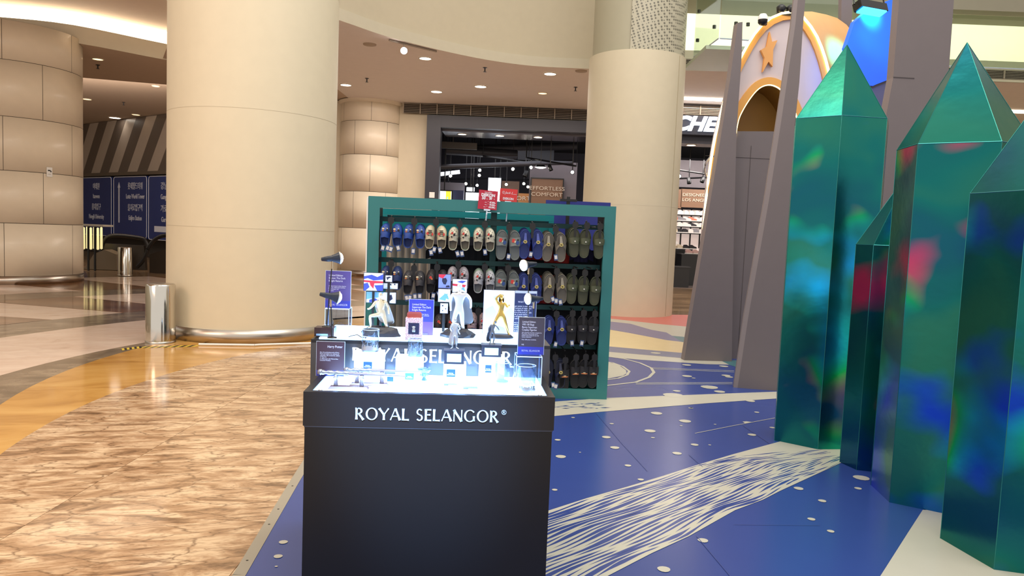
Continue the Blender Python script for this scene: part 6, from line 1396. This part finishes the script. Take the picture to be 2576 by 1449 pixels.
def blockthing(px0, px1, pyt, Y, d, label, cat='plinth'):
    A_, C_ = at(px0, pyt, Y), at(px1, pyt, Y); t = thing('display_bench', label, cat, ((A_[0] + C_[0]) / 2, Y + d / 2, 0)); w_ = C_[0] - A_[0]; h = A_[2]
    b = B(); b.box(-w_ / 2 + .02, w_ / 2 - .02, -d / 2 + .02, d / 2 - .02, 0, h - .03); b.build('body', BENCH, t); b = B(); b.box(-w_ / 2, w_ / 2, -d / 2, d / 2, h - .03, h); b.build('top', M('bench_top', (64, 62, 64), .2), t); return h
h1 = blockthing(1655, 1737, 668, 22.95, .6, 'low black bench nearest the shop entrance', 'bench')
h2 = blockthing(1714, 1800, 638, 24.1, .8, 'tall black display block beside the low bench')
h3 = blockthing(1684, 1745, 625, 25.2, .7, 'taller black display block in front of the trainer shelves')
h4 = blockthing(1655, 1700, 612, 26.0, .5, 'tallest black display block at the column side of the shop')
for px, c_, lab in ((1734, 'pink', 'pink trainer on the front edge of the tall black block'), (1752, 'pink', 'second pink trainer behind the first on the tall black block')): trainer(px, 638, 24.35, c_, lab, .3, h2, .95)
for px, c_, lab in ((1695, 'cream', 'cream trainer on the taller black block'), (1711, 'cream', 'second cream trainer on the taller black block'), (1728, 'black', 'black trainer behind the cream ones on the taller block'), (1742, 'black', 'black trainer at the end of the taller black block')): trainer(px, 625, 25.5, c_, lab, .4, h3, .95)
for px, c_, lab in ((1680, 'pink', 'pink trainer on the tallest black block'), (1694, 'white', 'white trainer on the tallest black block')): trainer(px, 610, 26.2, c_, lab, .2, h4)
# ------------------------------------------------------------------ ceiling fittings
def downlight(px, py, r, m, label, z=ZC, grp='downlights in the ceiling', p=None):
    p = p or g(px, py, z); t = thing('downlight', label, 'light', (p[0], p[1], z), 0, grp)
    b = B(); b.lathe([(r * 1.18, -.002), (r * 1.15, -.018), (r, -.02), (r * .96, -.004)], (0, 0, 0), 20); b.build('trim_ring', M('ring_white', (222, 214, 200), .4), t, True)
    b = B(); b.disc((0, 0, -.012), r * .97, 20, 0, False); b.build('lamp', m, t)
for px, py, r, m, lab in ((1070, 146, .13, LEDW, 'bright downlight beside the track spotlight'), (870, 213, .14, LEDW, 'bright downlight at the edge of the wide cream column'), (1098, 230, .15, LEDW, 'bright downlight nearest the round panelled column'), (1209, 217, .15, LEDW, 'brightest downlight in the middle of the back ceiling'), (1384, 185, .14, LEDW, 'bright downlight beside the slender column'), (1365, 234, .12, LEDD, 'dim amber downlight above the shop grille'),
                        (246, 148, .12, LEDD, 'dim yellow downlight nearest the glowing cove'), (190, 210, .15, LEDW, 'bright downlight touching the panelled column'), (219, 249, .13, LEDD, 'dim downlight beyond the panelled column'), (289, 296, .2, LEDW, 'bright downlight just before the striped wall'), (342, 288, .14, LEDD, 'dim downlight just before the striped wall'), (392, 216, .10, LEDD, 'small downlight beside the wide cream column')):
    downlight(px, py, r, m, lab)
for px, py, Y in ((1163, 326, 0), (1258, 328, 0), (1354, 330, 0)):
    q = at(px, py, YS + .8); q = (q[0], q[1], 4.521)
    downlight(px, py, .13, LEDW, 'downlight in the metal soffit of the dark shop, %s from the post' % ORD[(1163, 1258, 1354).index(px)], 4.521, 'downlights in the shop soffit', q)
q = at(1740, 347, 21.6); downlight(1740, 347, .13, LEDW, 'downlight under the lit shop lettering', z0 - .199, 'downlights under the lettering', (q[0], q[1], z0 - .199))
for px, py in ((2334, 39), (2314, 24), (2386, 47)):
    p = g(px, py, 6.55); t = thing('downlight', 'small downlight under the grey beam, %s from the broad grey fin' % ORD[(2314, 2334, 2386).index(px)], 'light', (p[0], min(max(p[1], 16.05), 16.75), 6.55), 0, 'downlights under the beam')
    b = B(); b.disc((0, 0, -.012), .07, 14, 0, False); b.build('lamp', LEDW, t); b = B(); b.lathe([(.09, 0), (.085, -.015), (.07, -.015)], (0, 0, 0), 14); b.build('trim_ring', WHITEP, t)
for px, py, lab in ((923, 197, 'small ceiling sprinkler above the round panelled column'), (1220, 170, 'small ceiling sprinkler in the middle of the back ceiling'), (1448, 219, 'small ceiling sprinkler beside the slender column'), (246, 163, 'small ceiling sprinkler below the dim yellow downlight'), (311, 257, 'small ceiling sprinkler before the striped wall')):
    p = g(px, py, ZC); t = thing('sprinkler', lab, 'sprinkler', (p[0], p[1], ZC), 0, 'ceiling sprinklers'); b = B(); b.lathe([(.05, 0), (.05, -.01), (0, -.012)], (0, 0, 0), 12); b.build('plate', BLACKP, t); b = B(); b.lathe([(.015, -.01), (.015, -.09), (.04, -.095), (.04, -.1), (0, -.1)], (0, 0, 0), 10); b.build('nozzle', DUCT, t)
for px, py, lab in ((930, 111, 'flat beige ceiling speaker beside the wide cream column'), (1462, 178, 'flat beige ceiling speaker touching the slender column')):
    p = g(px, py, ZC); t = thing('ceiling_speaker', lab, 'speaker', (p[0], p[1], ZC), 0, 'ceiling speakers'); b = B(); b.lathe([(.14, 0), (.135, -.02), (0, -.03)], (0, 0, 0), 20); b.build('cover', M('speaker_beige', (176, 158, 138), .6), t, True)
A_, C_ = Vector(g(979, 98, ZC)), Vector(g(1098, 127, ZC))
t = thing('light_track', 'long ceiling light track with one glaring spotlight near the curved lip', 'track', tuple(A_))
b = B(); d = C_ - A_; b.tube([(0, 0, -.02), tuple(d + Vector((0, 0, -.02)))], .022, 4); b.build('rail', M('rail_grey', (150, 138, 126), .4), t)
p = at(1016, 127, (A_ + (C_ - A_) * .3).y)
b = B(); b.tube([(p[0] - A_.x, p[1] - A_.y, p[2] - A_.z + .06), (p[0] - A_.x, p[1] - A_.y, 0)], .012, 6); b.build('drop_rod', M('rail_grey', (150, 138, 126), .4), t)
t = thing('track_spotlight', 'glaring white spotlight on the ceiling track near the curved lip', 'spotlight', p)
b = B(); b.lathe([(0, -.1), (.05, -.09), (.07, .06), (.068, .08)], (0, 0, 0), 16); b.build('can', WHITEP, t, True); b = B(); b.lathe([(.066, .07), (.04, .09), (0, .095)], (0, 0, 0), 16); b.build('lamp', M('lamp_glare', (255, 250, 244), es=60), t, True)
t.rotation_euler = (Vector((0, 2, 1.0)) - Vector(p)).to_track_quat('Z', 'Y').to_euler()
b = B(); b.cbox((0, .02, -.14), (.03, .03, .12)); b.build('arm', WHITEP, t)
# glass balustrade of the upper floor
GB = GLASS('green_glass', (238, 247, 240), .2, .06); BOLT = M('bolt_dark', (60, 62, 58), .4, .6)
def pane(P4, label, bolts):
    t = thing('glass_balustrade', label, 'balustrade', P4[0], 0, 'glass balustrade panels'); o = Vector(P4[0]); n_ = (Vector(P4[1]) - o).cross(Vector(P4[3]) - o).normalized() * .012
    b = B(); b.prism([tuple(Vector(p) - o) for p in P4], [tuple(Vector(p) - o + n_) for p in P4]); b.build('pane', GB, t)
    for u, v in bolts:
        q = (Vector(P4[0]) * (1 - u) + Vector(P4[1]) * u) * (1 - v) + (Vector(P4[3]) * (1 - u) + Vector(P4[2]) * u) * v - o
        b = B(); b.lathe([(0, .03), (.035, .03), (.035, -.03), (0, -.03)], tuple(q), 10); b.build('standoff', BOLT, t)
    b = B(); b.tube([tuple(Vector(P4[0]) - o), tuple(Vector(P4[1]) - o)], .015, 4); b.build('rail', EDGEC, t)
gx = [at(1745, 155, 15.9), at(1806, 136, 14.4)]
pane([(gx[0][0], gx[0][1], 5.36), (gx[1][0], gx[1][1], 5.36), (gx[1][0], gx[1][1], 6.54), (gx[0][0], gx[0][1], 6.54)], 'green glass balustrade panel turned towards the slender column', [(.12, .25), (.12, .75), (.8, .25), (.8, .75)])
pane([(gx[1][0] + .02, gx[1][1], 5.36), (gx[1][0] + 3.0, gx[1][1] + .3, 5.36), (gx[1][0] + 3.0, gx[1][1] + .3, 6.54), (gx[1][0] + .02, gx[1][1], 6.54)], 'wide green glass balustrade panel behind the rocket arch', [(.1, .25), (.1, .75), (.18, .25), (.18, .75), (.6, .25), (.6, .75)])
pane([(8.6, 16.2, 5.45), (11.9, 16.2, 5.45), (11.9, 16.2, 6.54), (8.6, 16.2, 6.54)], 'large pale glass panel of the upper floor beside the broad grey fin', [(.06, .2), (.06, .8)])
pane([(11.95, 16.2, 5.45), (15, 16.2, 5.45), (15, 16.2, 6.54), (11.95, 16.2, 6.54)], 'large pale glass panel of the upper floor at the picture edge', [(.06, .2), (.06, .8)])
b = B(); b.box(gx[0][0], 8.4, 14.9, 16.8, 5.28, 5.355); struct('trim_11', b, M('glass_floor_edge', (200, 212, 190), .4))
# ------------------------------------------------------------------ left hall furniture
def bollard(px, py, r, h, label):
    p = g(px, py); t = thing('bollard', label, 'bollard', (p[0], p[1] + r, 0), 0, 'polished steel bollards')
    b = B(); b.lathe([(r, 0), (r, h - .02), (r - .01, h - .006)], (0, 0, 0), 40); b.build('body', STEEL, t, True)
    b = B(); b.lathe([(r - .01, h - .006), (r - .02, h), (0, h)], (0, 0, 0), 40); b.build('cap', BSTEEL, t, True)
    b = B(); b.lathe([(r + .004, 0), (r + .004, .025), (r, .027)], (0, 0, 0), 40); b.build('foot_ring', BSTEEL, t, True)
bollard(387, 866, .168, .715, 'polished steel bollard standing beside the wide cream column')
bollard(306, 694, .17, .73, 'polished steel bollard far off in front of the blue signs')
SY = radians(-36.9); SO = (-12.9, 26.6)
SGB, SGL = M('signage_blue', (24, 42, 104), .35), M('signage_white', (196, 200, 214), .5)
def bluesign(px0, px1, pyt0, pyb, label, texts, arrow=None):
    A_ = pl(px0, pyt0, SO, SY); C_ = pl(px1, pyt0 + .04 * (px1 - px0) * 0, SO, SY); zt = A_[2]; zb = pl((px0 + px1) / 2, pyb, SO, SY)[2]
    w_ = hypot(C_[0] - A_[0], C_[1] - A_[1]); h = zt - zb; t = thing('direction_sign', label, 'sign', ((A_[0] + C_[0]) / 2, (A_[1] + C_[1]) / 2, zb), SY, 'blue direction signs')
    b = B(); b.box(-w_ / 2, w_ / 2, 0, .05, 0, h); b.build('panel', SGB, t)
    r = .12; co = []
    for cx, cz, a0 in ((w_ / 2 - r, h - r, 0), (-w_ / 2 + r, h - r, 90), (-w_ / 2 + r, r, 180), (w_ / 2 - r, r, 270)):
        for k in range(5): a = radians(a0 + k * 22.5); co.append((cx + r * cos(a) * .9, -.006, cz + r * sin(a) * .9))
    b = B(); b.tube(co, .014, 4, 0, True); b.build('border', SGL, t)
    for s_, fx, fy, k, al, wd in texts: text(s_, (-w_ / 2 + w_ * fx, -.008, h * (1 - fy)), h * k, SGL, t, align=al, ex=.004, wid=wd)
    if arrow:
        b = B()
        if arrow == 'up': x = -w_ * .33; b.vpoly([(x - .045, h * .24), (x + .045, h * .24), (x + .045, h * .82), (x + .1, h * .82), (x, h * .91), (x - .1, h * .82), (x - .045, h * .82)], -.01, -.002)
        else: b.box(-w_ * .32, w_ * .3, -.01, -.002, h * .13, h * .22)
        b.build('arrow', SGL, t)
bluesign(206, 281, 447, 592, 'blue direction sign nearest the panelled column', [('이태원', .5, .20, .125, 'CENTER', .75), ('Itaewon', .5, .36, .11, 'CENTER', .7), ('홍대입구', .5, .55, .125, 'CENTER', .75), ('Hongik University', .5, .71, .11, 'CENTER', .7)])
bluesign(286, 370, 445, 598, 'blue direction sign with upward arrow above the far bollard', [('롯데월드타워', .66, .20, .125, 'CENTER', .72), ('Lotte World Tower', .66, .36, .11, 'CENTER', .68), ('을지로입구역', .66, .55, .125, 'CENTER', .72), ('Euljiro Station', .66, .71, .11, 'CENTER', .7)], 'up')
bluesign(374, 462, 443, 606, 'blue direction sign cut off by the wide cream column', [('강남대로', .56, .20, .125, 'CENTER', .9), ('Gangnam-daero', .62, .36, .11, 'CENTER', .75), ('가로수길', .56, .55, .125, 'CENTER', .9), ('Garosu-gil', .56, .71, .11, 'CENTER', .8)], 'bar')
HR = M('handrail_rubber', (28, 26, 26), .35)
def escal(loop, Y, label, body):
    P_ = [Vector(at(px, py, Y)) for px, py in loop]; o = P_[0].copy(); o.z = 0; t = thing('escalator_rail', label, 'escalator', tuple(o))
    b = B(); b.tube([tuple(p - o) for p in P_], .055, 8); b.build('handrail', HR, t, True)
    Q = [Vector(at(px, py, Y)) - o for px, py in body]
    for q in Q: q.z = max(q.z, 0)
    b = B(); b.prism([tuple(q) for q in Q], [tuple(q + Vector((0, .12, 0))) for q in Q]); b.build('side_panel', M('escalator_side', (62, 54, 46), .3, .3), t)
escal(smooth2([(252, 640), (262, 606), (285, 592), (350, 598), (366, 606), (371, 628), (360, 655), (345, 672)], 4), 21.2, 'black escalator handrail loop behind the far bollard', [(258, 612), (362, 618), (366, 690), (258, 690)])
escal(smooth2([(372, 625), (390, 602), (420, 592), (470, 596)], 4), 20.2, 'black escalator handrail beside the wide cream column', [(376, 640), (470, 610), (470, 700), (376, 700)])
p0, p1 = at(150, 561, 20.0), at(272, 566, 20.0)
t = thing('high_table', 'slim white topped high table on dark legs beside the panelled column', 'table', ((p0[0] + p1[0]) / 2, 20.0, 0)); w_ = p1[0] - p0[0]
b = B(); b.box(-w_ / 2, w_ / 2, -.25, .25, p1[2] - .05, p1[2]); b.build('top', M('table_white', (214, 206, 192), .4), t)
for dx in (-.2, .12, .3): b = B(); b.box(dx - .02, dx + .02, -.02, .02, 0, p1[2] - .051); b.build('leg', BLACKP, t)
b = B(); P_ = [at(200, 690, 20.6), at(292, 690, 20.6), at(292, 640, 20.6), at(262, 628, 20.6), at(235, 640, 20.6), at(215, 672, 20.6)]
b.prism([(p[0], p[1], max(p[2], 0)) for p in P_], [(p[0], p[1] + .4, max(p[2], 0)) for p in P_]); tag(b.build('low_counter', M('counter_taupe', (120, 106, 86), .5)), 'low taupe counter with curved end behind the far bollard', 'counter')
t = thing('reflection_rods', 'glowing glass rods under the slim high table', 'lamp', at(232, 600, 20.9), 0)  # added glowing rods stand in for a lit reflection in glass
for k in range(6): b = B(); b.lathe([(0, .32), (.03, .3), (.035, -.3), (0, -.32)], (-.24 + .1 * k, 0, .02 * (k % 2)), 8); b.build('reflection_rod', M('rod_glow', (235, 220, 160), es=.9), t, True)
b = B(); b.box(-.3, .3, -.02, .02, .34, .38); b.build('holder', BLACKP, t)
b = B(); p_ = at(193, 588, 21); b.box(p_[0] - .05, p_[0] + .1, 21, 21.03, p_[2] - .03, p_[2] + .02); b.box(p_[0] - .05, p_[0] + .1, 21, 21.03, p_[2] - .16, p_[2] - .12); b.box(p_[0] - .06, p_[0] - .05, 21, 21.03, 0, p_[2] + .03); tag(b.build('neon_strip', M('neon_blue', (70, 60, 235), es=2.0)), 'pair of short blue neon strips beside the panelled column', 'light')
